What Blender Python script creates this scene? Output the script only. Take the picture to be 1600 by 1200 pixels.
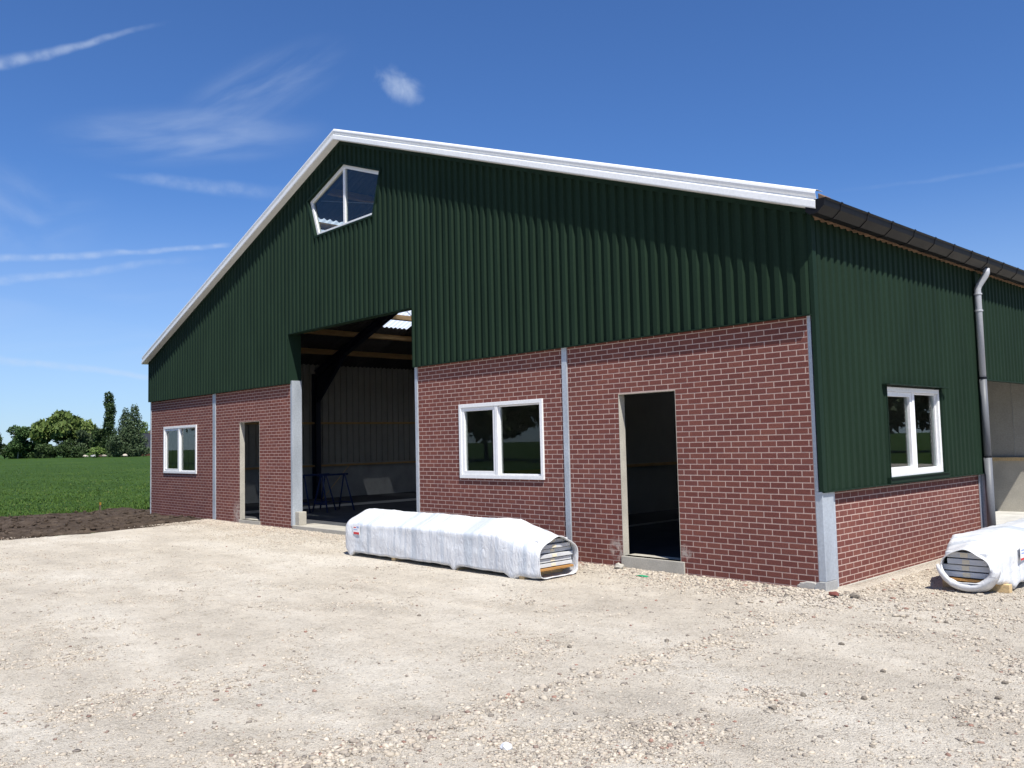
import bpy, bmesh, math, random
import numpy as np
from mathutils import Vector, Matrix, noise as mnoise
random.seed(7); rng = np.random.default_rng(11)
for o in list(bpy.data.objects): bpy.data.objects.remove(o)
scene = bpy.context.scene
COL = scene.collection
R = math.radians

# ------------------------------------------------------------------ camera
CAM = Vector((5.1726, -9.9000, 1.7874)); YAW, PITCH, ROLL, FPX = -0.816208, 0.0674554, -0.0235458, 1340.78
fw = Vector((math.sin(YAW)*math.cos(PITCH), math.cos(YAW)*math.cos(PITCH), math.sin(PITCH)))
rt = Vector((math.cos(YAW), -math.sin(YAW), 0)); up = rt.cross(fw)
rt, up = rt*math.cos(ROLL)+up*math.sin(ROLL), up*math.cos(ROLL)-rt*math.sin(ROLL)
cam = bpy.data.cameras.new('camera'); camo = bpy.data.objects.new('camera', cam); COL.objects.link(camo)
camo.matrix_world = Matrix(((rt.x, up.x, -fw.x, CAM.x), (rt.y, up.y, -fw.y, CAM.y), (rt.z, up.z, -fw.z, CAM.z), (0, 0, 0, 1)))
cam.sensor_fit = 'HORIZONTAL'; cam.sensor_width = 36; cam.lens = 36*FPX/1600; cam.clip_start = .05; cam.clip_end = 9000
scene.camera = camo
scene.cycles.max_bounces = 7; scene.cycles.diffuse_bounces = 3; scene.cycles.glossy_bounces = 3; scene.cycles.transparent_max_bounces = 10; scene.cycles.caustics_reflective = False; scene.cycles.caustics_refractive = False

# ------------------------------------------------------------------ sky, sun, exposure
SUN = Vector((2.33, -1.0, 4.0)).normalized()
EL = math.asin(SUN.z); AZ = math.atan2(SUN.x, SUN.y)
world = bpy.data.worlds.new('World'); scene.world = world; world.use_nodes = True
nt = world.node_tree; N = nt.nodes; L = nt.links; N.clear()
sky = N.new('ShaderNodeTexSky'); sky.sky_type = 'NISHITA'; sky.sun_disc = False
sky.sun_elevation = EL; sky.sun_rotation = AZ; sky.altitude = 0; sky.air_density = 1.0; sky.dust_density = 0.1; sky.ozone_density = 4.0
def wm(op, a, b=None, c=None, clamp=False):
    n = N.new('ShaderNodeMath'); n.operation = op; n.use_clamp = clamp
    for i, v in enumerate((a, b, c)):
        if v is None: continue
        if isinstance(v, (int, float)): n.inputs[i].default_value = v
        else: L.new(v, n.inputs[i])
    return n.outputs[0]
tc = N.new('ShaderNodeTexCoord'); nrm = N.new('ShaderNodeVectorMath'); nrm.operation = 'NORMALIZE'; L.new(tc.outputs['Generated'], nrm.inputs[0])
sep = N.new('ShaderNodeSeparateXYZ'); L.new(nrm.outputs[0], sep.inputs[0])
az = wm('ARCTAN2', sep.outputs[1], sep.outputs[0]); el = wm('ARCSINE', sep.outputs[2])
cmb = N.new('ShaderNodeCombineXYZ'); L.new(az, cmb.inputs[0]); L.new(el, cmb.inputs[1])
def wnoise(scale, detail, sx=1, sy=1, rot=0, dist=0.0, off=0.0):
    m = N.new('ShaderNodeMapping'); m.vector_type = 'TEXTURE'; m.inputs['Rotation'].default_value = (0, 0, rot); m.inputs['Scale'].default_value = (1/sx, 1/sy, 1)
    m.inputs['Location'].default_value = (off, off*.7, 0)
    L.new(cmb.outputs[0], m.inputs[0])
    n = N.new('ShaderNodeTexNoise'); n.inputs['Scale'].default_value = scale; n.inputs['Detail'].default_value = detail; n.inputs['Distortion'].default_value = dist
    L.new(m.outputs[0], n.inputs['Vector']); return n.outputs['Fac']
def sm(x, a, b):
    n = N.new('ShaderNodeMapRange'); n.interpolation_type = 'SMOOTHSTEP'
    n.inputs['From Min'].default_value = a; n.inputs['From Max'].default_value = b
    L.new(x, n.inputs['Value']); return n.outputs['Result']
fine = wnoise(60, 3, 1, 1); med = wnoise(14, 3, 1, 2, 0, .4)
wob = wm('MULTIPLY', wm('SUBTRACT', med, .5), .012)
masks = []
def trail(p0, p1, w0, w1, strength, fade0=.15, fade1=.3, puff=.6):
    (a0, e0), (a1, e1) = p0, p1; da, de = a1-a0, e1-e0; LL = math.hypot(da, de)
    ra = wm('SUBTRACT', az, a0); re = wm('SUBTRACT', wm('ADD', el, wob), e0)
    t = wm('DIVIDE', wm('ADD', wm('MULTIPLY', ra, da), wm('MULTIPLY', re, de)), LL*LL)
    d = wm('ABSOLUTE', wm('DIVIDE', wm('SUBTRACT', wm('MULTIPLY', ra, de), wm('MULTIPLY', re, da)), LL))
    w = wm('ADD', wm('MULTIPLY', t, w1-w0), w0)
    prof = wm('SUBTRACT', 1, sm(wm('DIVIDE', d, w), .1, 1.0))
    f = wm('MULTIPLY', sm(t, -fade0*.5, fade0), wm('SUBTRACT', 1, sm(t, 1-fade1, 1+fade1*.3)))
    n = wm('ADD', 1-puff, wm('MULTIPLY', sm(fine, .3, .7), puff))
    masks.append(wm('MULTIPLY', wm('MULTIPLY', prof, f), wm('MULTIPLY', n, strength)))
trail((2.9421, .3761), (2.7853, .4392), .0085, .0035, .40, .01, .5)
trail((2.985, .187), (2.7046, .2235), .006, .0035, .34, .3, .06)
trail((2.985, .163), (2.745, .2069), .0055, .006, .26, .05, .5)
trail((3.05, .108), (2.775, .078), .006, .005, .24, .05, .1)
trail((2.8165, .2883), (2.64, .2827), .006, .013, .22, .3, .4)
trail((2.0067, .2611), (1.76, .2612), .003, .005, .07, .4, .1)
def blob(c, ra_, re_, rot, strength, lo, hi, ns, det, sx, sy, nrot, dist=.5, off=0.0):
    ca, sa = math.cos(rot), math.sin(rot)
    x = wm('SUBTRACT', az, c[0]); y = wm('SUBTRACT', el, c[1])
    u = wm('DIVIDE', wm('ADD', wm('MULTIPLY', x, ca), wm('MULTIPLY', y, sa)), ra_)
    v = wm('DIVIDE', wm('SUBTRACT', wm('MULTIPLY', y, ca), wm('MULTIPLY', x, sa)), re_)
    r = wm('SQRT', wm('ADD', wm('MULTIPLY', u, u), wm('MULTIPLY', v, v)))
    if ns > 30: r = wm('ADD', r, wm('MULTIPLY', wm('SUBTRACT', wnoise(ns*.8, 5, sx, sy, nrot, .3, off+.9), .5), 1.5))
    env = wm('SUBTRACT', 1, sm(r, .1, 1.0))
    masks.append(wm('MULTIPLY', wm('MULTIPLY', env, sm(wnoise(ns, det, sx, sy, nrot, dist, off), lo, hi)), strength))
blob((2.745, .336), .17, .036, -.10, .36, .25, .78, 9, 6, 1, 5.0, -.16, .25)
blob((2.67, .39), .13, .040, -.45, .24, .28, .82, 10, 6, 1, 5.0, -.5, .25)
blob((2.93, .245), .12, .06, 0, .22, .35, .8, 12, 6, 1, 1.6, 0, .8)
blob((2.513, .402),   .034, .019, .42, .62, .12, .66, 40, 7, 1, 1, 0, .3, .37)
blob((2.60, .13), .9, .10, 0, .10, .35, .8, 6, 5, 1, 4, 0, .6)
masks.append(wm('MULTIPLY', wm('SUBTRACT', 1, sm(el, -.02, .30)), .42))             # even haze towards the horizon
tot = masks[0]
for m in masks[1:]: tot = wm('ADD', tot, m)
tot = wm('MINIMUM', tot, .8)
SKY_TINT = (.70, 1.03, 1.50, 1)
mix = N.new('ShaderNodeMix'); mix.data_type = 'RGBA'; mix.clamp_factor = True
tint = N.new('ShaderNodeMix'); tint.data_type = 'RGBA'; tint.blend_type = 'MULTIPLY'; tint.inputs[0].default_value = 1; L.new(sky.outputs[0], tint.inputs[6]); tint.inputs[7].default_value = SKY_TINT
L.new(tot, mix.inputs[0]); L.new(tint.outputs[2], mix.inputs[6]); mix.inputs[7].default_value = (7.0, 8.2, 10.2, 1)
bg = N.new('ShaderNodeBackground'); L.new(mix.outputs[2], bg.inputs['Color']); bg.inputs['Strength'].default_value = 0.066
wo = N.new('ShaderNodeOutputWorld'); L.new(bg.outputs[0], wo.inputs[0])

sl = bpy.data.lights.new('sun', 'SUN'); sl.energy = 5.0; sl.angle = R(.53); sl.color = (1, .955, .87)
so = bpy.data.objects.new('sun', sl); COL.objects.link(so); so.rotation_euler = (-SUN).to_track_quat('-Z', 'Y').to_euler(); so.location = (20, -20, 40)
vs = scene.view_settings; vs.view_transform = 'Standard'; vs.look = 'None'; vs.exposure = 0.45; vs.gamma = 1; vs.use_curve_mapping = False

# ------------------------------------------------------------------ materials
MATS = {}
class G:
    """small wrapper for node graphs"""
    def __init__(s, name, rough=.8, spec=.3):
        m = bpy.data.materials.new(name); m.use_nodes = True; s.m = m; s.n = m.node_tree.nodes; s.l = m.node_tree.links
        s.b = s.n['Principled BSDF']; s.b.inputs['Roughness'].default_value = rough; s.b.inputs['Specular IOR Level'].default_value = spec
        s.out = s.n['Material Output']; MATS[name] = m
        s.tc = s.n.new('ShaderNodeTexCoord'); s.geo = s.n.new('ShaderNodeNewGeometry')
    def pos(s): return s.geo.outputs['Position']
    def noise(s, scale, detail=4, vec=None, scl=None, rough=.55, dist=0):
        n = s.n.new('ShaderNodeTexNoise'); n.inputs['Scale'].default_value = scale; n.inputs['Detail'].default_value = detail
        n.inputs['Roughness'].default_value = rough; n.inputs['Distortion'].default_value = dist
        v = vec or s.pos()
        if scl:
            mp = s.n.new('ShaderNodeMapping'); mp.inputs['Scale'].default_value = scl; s.l.new(v, mp.inputs[0]); v = mp.outputs[0]
        s.l.new(v, n.inputs['Vector']); return n.outputs['Fac']
    def ramp(s, fac, stops):
        r = s.n.new('ShaderNodeValToRGB'); e = r.color_ramp.elements
        while len(e) < len(stops): e.new(.5)
        for k, (p_, c) in enumerate(stops): e[k].position = p_; e[k].color = (*c, 1) if len(c) == 3 else c
        s.l.new(fac, r.inputs[0]); return r.outputs[0]
    def mix(s, fac, a, b, mode='MIX'):
        n = s.n.new('ShaderNodeMix'); n.data_type = 'RGBA'; n.blend_type = mode
        for i, v in ((0, fac), (6, a), (7, b)):
            if isinstance(v, (int, float)): n.inputs[i].default_value = v
            elif isinstance(v, tuple): n.inputs[i].default_value = (*v, 1)
            else: s.l.new(v, n.inputs[i])
        return n.outputs[2]
    def math(s, op, a, b=0.0, c=0.0):
        n = s.n.new('ShaderNodeMath'); n.operation = op
        for i, v in enumerate((a, b, c)):
            if isinstance(v, (int, float)): n.inputs[i].default_value = v
            else: s.l.new(v, n.inputs[i])
        return n.outputs[0]
    def sep(s, v=None):
        n = s.n.new('ShaderNodeSeparateXYZ'); s.l.new(v or s.pos(), n.inputs[0]); return n.outputs
    def rnd(s):
        oi = s.n.new('ShaderNodeObjectInfo')
        return s.math('FRACT', s.math('ADD', oi.outputs['Random'], s.geo.outputs['Random Per Island']))
    def col(s, c):
        if isinstance(c, tuple): s.b.inputs['Base Color'].default_value = (*c, 1)
        else: s.l.new(c, s.b.inputs['Base Color'])
        return s
    def bump(s, h, strength=.5, dist=.01):
        n = s.n.new('ShaderNodeBump'); n.inputs['Strength'].default_value = strength; n.inputs['Distance'].default_value = dist
        s.l.new(h, n.inputs['Height']); s.l.new(n.outputs[0], s.b.inputs['Normal']); return s
    def rough(s, v):
        if isinstance(v, (int, float)): s.b.inputs['Roughness'].default_value = v
        else: s.l.new(v, s.b.inputs['Roughness'])
        return s

g = G('gravel', .95, .1)
big = g.noise(.8, 5, scl=(.45, 1.25, 1), dist=.3); mid = g.noise(5.5, 7, rough=.72); fin = g.noise(30, 6, rough=.75); vf = g.noise(95, 4, rough=.7)
vo = g.n.new('ShaderNodeTexVoronoi'); vo.inputs['Scale'].default_value = 62; g.l.new(g.pos(), vo.inputs['Vector'])
c1 = g.ramp(big, [(.32, (.475, .43, .362)), (.48, (.54, .49, .412)), (.66, (.60, .555, .478))])
c2 = g.ramp(mid, [(.30, (.86, .845, .82)), (.47, (1, 1, 1)), (.75, (1.05, 1.045, 1.03))])
rz = g.ramp(g.noise(2.2, 6, rough=.7), [(.36, (.40, .40, .40)), (.62, (1, 1, 1))])
c3 = g.ramp(fin, [(.30, (.44, .42, .40)), (.38, (.93, .925, .92)), (.5, (1.06, 1.06, 1.06)), (.7, (1.2, 1.2, 1.19))])
c4 = g.ramp(vf, [(.33, (.62, .60, .58)), (.41, (1, 1, 1)), (.66, (1.06, 1.06, 1.06))])
cc = g.mix(1, g.mix(1, c1, c2, 'MULTIPLY'), c4, 'MULTIPLY')
cc = g.mix(rz, cc, g.mix(1, cc, c3, 'MULTIPLY'))
sv = g.n.new('ShaderNodeSeparateColor'); g.l.new(vo.outputs['Color'], sv.inputs[0])
cc = g.mix(g.math('MULTIPLY', g.math('MULTIPLY', g.math('GREATER_THAN', sv.outputs[0], .6), .6), rz), cc, g.mix(1, cc, g.ramp(sv.outputs[1], [(0, (.60, .575, .55)), (1, (1.2, 1.19, 1.17))]), 'MULTIPLY'))
g.col(cc)
rel = g.math('ADD', g.math('MULTIPLY', fin, 1.2), g.math('ADD', g.math('MULTIPLY', vo.outputs['Distance'], -.6), g.math('MULTIPLY', vf, .3)))
g.bump(g.math('ADD', g.math('MULTIPLY', rel, g.math('ADD', g.math('MULTIPLY', rz, .85), .2)), g.math('ADD', g.math('MULTIPLY', mid, .25), g.math('MULTIPLY', vf, .2))), 1.0, .022)
g = G('stone', .9, .15)
r = g.rnd(); n = g.noise(40, 4)
g.col(g.mix(1, g.ramp(r, [(0, (.50, .435, .35)), (.35, (.43, .375, .30)), (.62, (.55, .49, .405)), (.82, (.34, .295, .245)), (.94, (.20, .175, .15)), (.993, (.30, .18, .14))]), g.ramp(n, [(.3, (.75, .75, .75)), (.6, (1.1, 1.1, 1.1))]), 'MULTIPLY')).bump(n, .5, .004)
g = G('soil', .95, .1)
a = g.noise(4, 6); b = g.noise(45, 5)
g.col(g.mix(1, g.ramp(a, [(.3, (.045, .034, .026)), (.6, (.088, .068, .052)), (.8, (.15, .12, .095))]), g.ramp(b, [(.3, (.6, .6, .6)), (.62, (1.15, 1.12, 1.1)), (.78, (2.1, 2.0, 1.9))]), 'MULTIPLY')).bump(g.math('ADD', b, a), .9, .03)
g = G('grass_field', .85, .15)
a = g.noise(.05, 5, scl=(1, 3, 1)); b = g.noise(1.3, 6, scl=(1, 1, 1)); c = g.noise(12, 5)
g.col(g.mix(1, g.mix(1, g.ramp(a, [(.3, (.030, .066, .007)), (.55, (.040, .083, .010)), (.75, (.058, .10, .015))]), g.ramp(b, [(.3, (.70, .74, .7)), (.65, (1.15, 1.12, 1.1))]), 'MULTIPLY'), g.ramp(c, [(.3, (.6, .6, .6)), (.65, (1.2, 1.2, 1.2))]), 'MULTIPLY')).bump(g.math('ADD', b, c), .8, .12)
g = G('grass_blade', .7, .25)
r = g.rnd(); g.col(g.ramp(r, [(0, (.040, .084, .009)), (.6, (.052, .104, .012)), (.94, (.078, .132, .019)), (1, (.16, .165, .05))]))
g.b.inputs['Subsurface Weight'].default_value = 0
g = G('brick', .85, .25)
r = g.rnd(); n = g.noise(55, 5); big = g.noise(1.1, 4)
bc = g.mix(1, g.mix(1, g.ramp(r, [(0, (.148, .050, .041)), (.5, (.166, .058, .047)), (.85, (.188, .069, .053)), (1, (.155, .056, .048))]), g.ramp(n, [(.25, (.72, .72, .74)), (.6, (1.1, 1.08, 1.06))]), 'MULTIPLY'), g.ramp(big, [(.3, (.88, .90, .93)), (.7, (1.06, 1.04, 1.02))]), 'MULTIPLY')
sm_ = g.noise(9, 5, rough=.7)                                          # cement smears beside the two doorways
tot_ = None
for cx, cz, rx, rz_ in ((-3.14, .18, .20, .20), (-15.66, .14, .26, .36), (-1.95, .22, .13, .12)):
    xx, yy, zz = g.sep(); q = g.math('SQRT', g.math('ADD', g.math('POWER', g.math('DIVIDE', g.math('SUBTRACT', xx, cx), rx), 2.0), g.math('POWER', g.math('DIVIDE', g.math('SUBTRACT', zz, cz), rz_), 2.0)))
    m_ = g.math('MAXIMUM', g.math('SUBTRACT', 1.0, q), 0.0); tot_ = m_ if tot_ is None else g.math('ADD', tot_, m_)
g.col(g.mix(g.math('MINIMUM', g.math('MULTIPLY', g.math('MULTIPLY', tot_, 1.5), g.ramp(sm_, [(.42, (0, 0, 0)), (.62, (1, 1, 1))])), .6), bc, (.50, .46, .41))).bump(n, .6, .004)
g = G('mortar', .95, .1)
n = g.noise(50, 4); g.col(g.ramp(n, [(.3, (.46, .335, .285)), (.7, (.56, .42, .365))])).bump(n, .5, .003)
def metal_paint(name, c, rough=.45, var=.08, spec=.4):
    g = G(name, rough, spec); n = g.noise(2.2, 5, scl=(1, 1, .25)); f = g.noise(26, 4)
    g.col(g.mix(1, g.ramp(n, [(.3, tuple(x*(1-var) for x in c)), (.7, tuple(x*(1+var) for x in c))]), g.ramp(f, [(.3, (.94, .94, .94)), (.7, (1.05, 1.05, 1.05))]), 'MULTIPLY'))
    g.rough(g.math('ADD', g.math('MULTIPLY', n, .16), rough-.08)); return g
metal_paint('green_steel', (.0142, .0285, .0178), .6, .12, .06)
metal_paint('green_flashing', (.0115, .0255, .0165), .6, .08, .08)
metal_paint('white_trim', (.78, .79, .80), .40, .03)
metal_paint('white_frame', (.80, .80, .80), .35, .02)
metal_paint('gutter_dark', (.008, .008, .010), .5, .15, .18)
metal_paint('pipe_grey', (.40, .41, .44), .5, .06); metal_paint('pipe_dark', (.13, .137, .15), .5, .08)
metal_paint('frame_steel', (.012, .016, .032), .5, .1)
metal_paint('trestle_blue', (.012, .030, .11), .45, .15)
g = G('galvanised', .45, .5); g.b.inputs['Metallic'].default_value = .35
n = g.noise(3, 5, scl=(1, 1, .35)); f = g.noise(30, 3)
g.col(g.mix(1, g.ramp(n, [(.3, (.40, .44, .49)), (.7, (.52, .565, .62))]), g.ramp(f, [(.3, (.88, .88, .88)), (.7, (1.08, 1.08, 1.08))]), 'MULTIPLY')).rough(g.math('ADD', g.math('MULTIPLY', n, .3), .35))
def concrete(name, c, var=.14):
    g = G(name, .9, .15); n = g.noise(2.5, 6); f = g.noise(45, 5)
    g.col(g.mix(1, g.ramp(n, [(.3, tuple(x*(1-var) for x in c)), (.7, tuple(x*(1+var) for x in c))]), g.ramp(f, [(.3, (.85, .85, .85)), (.65, (1.06, 1.06, 1.06))]), 'MULTIPLY')).bump(f, .4, .004)
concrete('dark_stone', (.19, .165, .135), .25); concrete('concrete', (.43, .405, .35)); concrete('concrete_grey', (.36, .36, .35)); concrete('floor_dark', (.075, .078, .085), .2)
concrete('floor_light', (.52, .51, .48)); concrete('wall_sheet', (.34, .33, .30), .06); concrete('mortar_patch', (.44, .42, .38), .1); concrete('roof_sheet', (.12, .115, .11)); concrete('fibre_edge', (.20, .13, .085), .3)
def wood(name, c):
    g = G(name, .7, .2); n = g.noise(5, 5, scl=(9, .6, 9)); g.col(g.ramp(n, [(.3, tuple(x*.72 for x in c)), (.7, tuple(x*1.15 for x in c))])).bump(n, .3, .003)
wood('timber', (.52, .33, .15)); wood('timber_pale', (.60, .44, .24)); wood('timber_orange', (.42, .22, .075)); wood('bark', (.12, .095, .07)); wood('bark_pale', (.38, .36, .31))
g = G('glass', .02, .5)
tr = g.n.new('ShaderNodeBsdfTransparent'); tr.inputs[0].default_value = (.80, .84, .83, 1); gl = g.n.new('ShaderNodeBsdfGlossy'); gl.inputs['Roughness'].default_value = .01
dt = g.n.new('ShaderNodeVectorMath'); dt.operation = 'DOT_PRODUCT'; g.l.new(g.geo.outputs['Incoming'], dt.inputs[0]); g.l.new(g.geo.outputs['Normal'], dt.inputs[1]); fres = g.math('ADD', .045, g.math('MULTIPLY', .95, g.math('POWER', g.math('SUBTRACT', 1.0, g.math('ABSOLUTE', dt.outputs['Value'])), 5.0))); mx = g.n.new('ShaderNodeMixShader')
g.l.new(fres, mx.inputs[0]); g.l.new(tr.outputs[0], mx.inputs[1]); g.l.new(gl.outputs[0], mx.inputs[2]); g.l.new(mx.outputs[0], g.out.inputs[0])
g = G('skylight', .4, .3)
ts = g.n.new('ShaderNodeBsdfTranslucent'); ts.inputs[0].default_value = (.82, .87, .93, 1); tr = g.n.new('ShaderNodeBsdfTransparent'); tr.inputs[0].default_value = (.80, .86, .95, 1); mx = g.n.new('ShaderNodeMixShader'); mx.inputs[0].default_value = .07
g.l.new(ts.outputs[0], mx.inputs[1]); g.l.new(tr.outputs[0], mx.inputs[2]); g.l.new(mx.outputs[0], g.out.inputs[0])
g = G('plastic_wrap', .38, .45)
p = g.tc.outputs['Object']; st = g.noise(2.6, 3, p, (1.2, .05, .05)); st2 = g.noise(9, 3, p, (1.4, .12, .12)); cr = g.noise(9, 6, p, (1.6, 1, .7), dist=1.2)
g.col(g.mix(1, g.ramp(st, [(.40, (.52, .56, .61)), (.46, (.69, .705, .73)), (.56, (.74, .75, .765)), (.61, (.60, .635, .68))]), g.ramp(st2, [(.32, (.84, .87, .91)), (.5, (1, 1, 1))]), 'MULTIPLY')).bump(g.math('ADD', cr, g.math('MULTIPLY', g.noise(26, 4, p, (2.2, .5, .35), dist=.6), .5)), .55, .03)
g = G('film_white', .4, .45); cr = g.noise(12, 5, dist=1.0); g.col((.66, .67, .69)).bump(cr, .4, .025)
g = G('panel_grey', .5, .3); n = g.noise(3, 3); g.col(g.ramp(n, [(.3, (.50, .51, .53)), (.7, (.60, .61, .62))]))
g = G('panel_core', .8, .2); g.col((.70, .58, .40))
G('tag_cream', .7).col((.72, .64, .48)); G('label_white', .5).col((.80, .80, .82)); G('label_red', .5).col((.55, .03, .04)); G('label_blue', .5).col((.30, .38, .62))
G('green_plastic', .4).col((.02, .30, .14)); G('paint_yellow', .6).col((.30, .17, .03)); G('black_rubber', .7).col((.012, .012, .013))
def leaf(name, a, b, c):
    g = G(name, .65, .25); r = g.rnd(); n = g.noise(.35, 3)
    g.col(g.mix(1, g.ramp(r, [(0, a), (.55, b), (1, c)]), g.ramp(n, [(.3, (.78, .8, .8)), (.7, (1.15, 1.12, 1.1))]), 'MULTIPLY'))
leaf('leaf_willow', (.060, .098, .022), (.10, .145, .034), (.15, .195, .055)); leaf('leaf_dark', (.020, .040, .012), (.036, .066, .019), (.060, .098, .030))
leaf('leaf_mid', (.03, .065, .018), (.05, .095, .028), (.08, .14, .045)); leaf('leaf_grey', (.034, .058, .026), (.054, .084, .038), (.085, .122, .056)); leaf('leaf_light', (.08, .14, .03), (.12, .19, .045), (.18, .25, .07))
metal_paint('house_roof', (.03, .032, .04), .7, .1); G('house_brick', .9).col((.20, .085, .06))

# ------------------------------------------------------------------ mesh helpers
def tag(o, label=None, cat=None, group=None, kind=None):
    if label: o['label'] = label
    if cat: o['category'] = cat
    if group: o['group'] = group
    if kind: o['kind'] = kind
    return o
def link(name, me, parent=None, mat=None):
    o = bpy.data.objects.new(name, me); COL.objects.link(o)
    if mat and me is not None and len(me.materials) == 0: me.materials.append(MATS[mat])
    if parent is not None: o.parent = parent
    return o
def empty(name, loc=(0, 0, 0), rz=0, parent=None):
    o = bpy.data.objects.new(name, None); COL.objects.link(o); o.location = loc; o.rotation_euler = (0, 0, rz); o.empty_display_size = .2
    if parent is not None: o.parent = parent
    return o
class MB:
    def __init__(s): s.v = []; s.f = []
    def add(s, vs, fs):
        k = len(s.v); s.v += [tuple(v) for v in vs]; s.f += [tuple(i+k for i in f) for f in fs]; return s
    def box(s, x0, x1, y0, y1, z0, z1):
        return s.add([(x0, y0, z0), (x1, y0, z0), (x1, y1, z0), (x0, y1, z0), (x0, y0, z1), (x1, y0, z1), (x1, y1, z1), (x0, y1, z1)],
                     [(0, 3, 2, 1), (4, 5, 6, 7), (0, 1, 5, 4), (1, 2, 6, 5), (2, 3, 7, 6), (3, 0, 4, 7)])
    def bar(s, a, b, w, h, upv=(0, 0, 1)):
        a, b = Vector(a), Vector(b); d = (b-a).normalized(); u = Vector(upv)
        if abs(d.dot(u)) > .98: u = Vector((1, 0, 0))
        r_ = d.cross(u).normalized(); u = r_.cross(d)
        vs = []
        for p_ in (a, b):
            for sx, sz in ((-1, -1), (1, -1), (1, 1), (-1, 1)): vs.append(p_+r_*(sx*w/2)+u*(sz*h/2))
        return s.add(vs, [(0, 1, 2, 3), (7, 6, 5, 4), (0, 4, 5, 1), (1, 5, 6, 2), (2, 6, 7, 3), (3, 7, 4, 0)])
    def tube(s, pts, rad, n=10, cap=True):
        pts = [Vector(p_) for p_ in pts]; rads = rad if isinstance(rad, (list, tuple)) else [rad]*len(pts)
        rings = []; u = None
        for i, p_ in enumerate(pts):
            d = (pts[min(i+1, len(pts)-1)]-pts[max(i-1, 0)]).normalized()
            if u is None: u = d.orthogonal().normalized()
            u = (u-d*u.dot(d)).normalized(); w = d.cross(u)
            rings.append([p_+(u*math.cos(2*math.pi*k/n)+w*math.sin(2*math.pi*k/n))*rads[i] for k in range(n)])
        vs = [v for r_ in rings for v in r_]; fs = []
        for i in range(len(pts)-1):
            for k in range(n): fs.append((i*n+k, i*n+(k+1) % n, (i+1)*n+(k+1) % n, (i+1)*n+k))
        if cap: fs.append(tuple(range(n-1, -1, -1))); fs.append(tuple((len(pts)-1)*n+k for k in range(n)))
        return s.add(vs, fs)
    def prism(s, poly, axis, a, b):
        """poly of 2-D points swept along an axis; 'y': poly=(x,z); 'x': poly=(y,z); 'z': poly=(x,y)"""
        def P(q, t): return {'y': (q[0], t, q[1]), 'x': (t, q[0], q[1]), 'z': (q[0], q[1], t)}[axis]
        n = len(poly); vs = [P(q, a) for q in poly]+[P(q, b) for q in poly]
        fs = [tuple(range(n-1, -1, -1)), tuple(range(n, 2*n))]+[(i, (i+1) % n, n+(i+1) % n, n+i) for i in range(n)]
        return s.add(vs, fs)
    def mesh(s, name='mesh', fix=True):
        me = bpy.data.meshes.new(name); me.from_pydata(s.v, [], s.f)
        if fix:
            bm = bmesh.new(); bm.from_mesh(me); bmesh.ops.recalc_face_normals(bm, faces=bm.faces); bm.to_mesh(me); bm.free()
        me.update(); return me
    def build(s, name, mat, parent=None, bevel=0, smooth=False, fix=True):
        me = s.mesh(name, fix); o = link(name, me, parent, mat)
        if smooth: me.polygons.foreach_set('use_smooth', [True]*len(me.polygons))
        if bevel:
            m = o.modifiers.new('bevel', 'BEVEL'); m.width = bevel; m.segments = 2; m.limit_method = 'ANGLE'
        return o
def slab(u0, u1, z0, z1, holes, d0, d1, axis):
    """wall slab in plane (u,z), thickness d0..d1, rectangular holes; axis 'y' => u is x, depth is y; 'x' => u is y, depth is x"""
    us = sorted({u0, u1, *[max(u0, min(u1, h[i])) for h in holes for i in (0, 1)]}); zs = sorted({z0, z1, *[max(z0, min(z1, h[i])) for h in holes for i in (2, 3)]})
    def full(i, j):
        if i < 0 or j < 0 or i >= len(us)-1 or j >= len(zs)-1: return False
        cu, cz = (us[i]+us[i+1])/2, (zs[j]+zs[j+1])/2
        return not any(h[0] < cu < h[1] and h[2] < cz < h[3] for h in holes)
    mb = MB(); P = (lambda u, d, z: (u, d, z)) if axis == 'y' else (lambda u, d, z: (d, u, z))
    for i in range(len(us)-1):
        for j in range(len(zs)-1):
            if not full(i, j): continue
            a, b, c, d = us[i], us[i+1], zs[j], zs[j+1]
            mb.add([P(a, d0, c), P(b, d0, c), P(b, d0, d), P(a, d0, d)], [(0, 1, 2, 3)]); mb.add([P(a, d1, c), P(b, d1, c), P(b, d1, d), P(a, d1, d)], [(3, 2, 1, 0)])
            for di, dj, e in ((-1, 0, (a, c, a, d)), (1, 0, (b, c, b, d)), (0, -1, (a, c, b, c)), (0, 1, (a, d, b, d))):
                if not full(i+di, j+dj): mb.add([P(e[0], d0, e[1]), P(e[2], d0, e[3]), P(e[2], d1, e[3]), P(e[0], d1, e[1])], [(0, 1, 2, 3)])
    me = mb.mesh('slab', False); bm = bmesh.new(); bm.from_mesh(me); bmesh.ops.remove_doubles(bm, verts=bm.verts, dist=1e-5); bmesh.ops.recalc_face_normals(bm, faces=bm.faces); bm.to_mesh(me); bm.free(); return me
def nz(x, y, z=0.0): return mnoise.noise(Vector((x, y, z)))
def fbm(x, y, z=0.0, o=4): return mnoise.fractal(Vector((x, y, z)), 1.0, 2.0, o)

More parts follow.
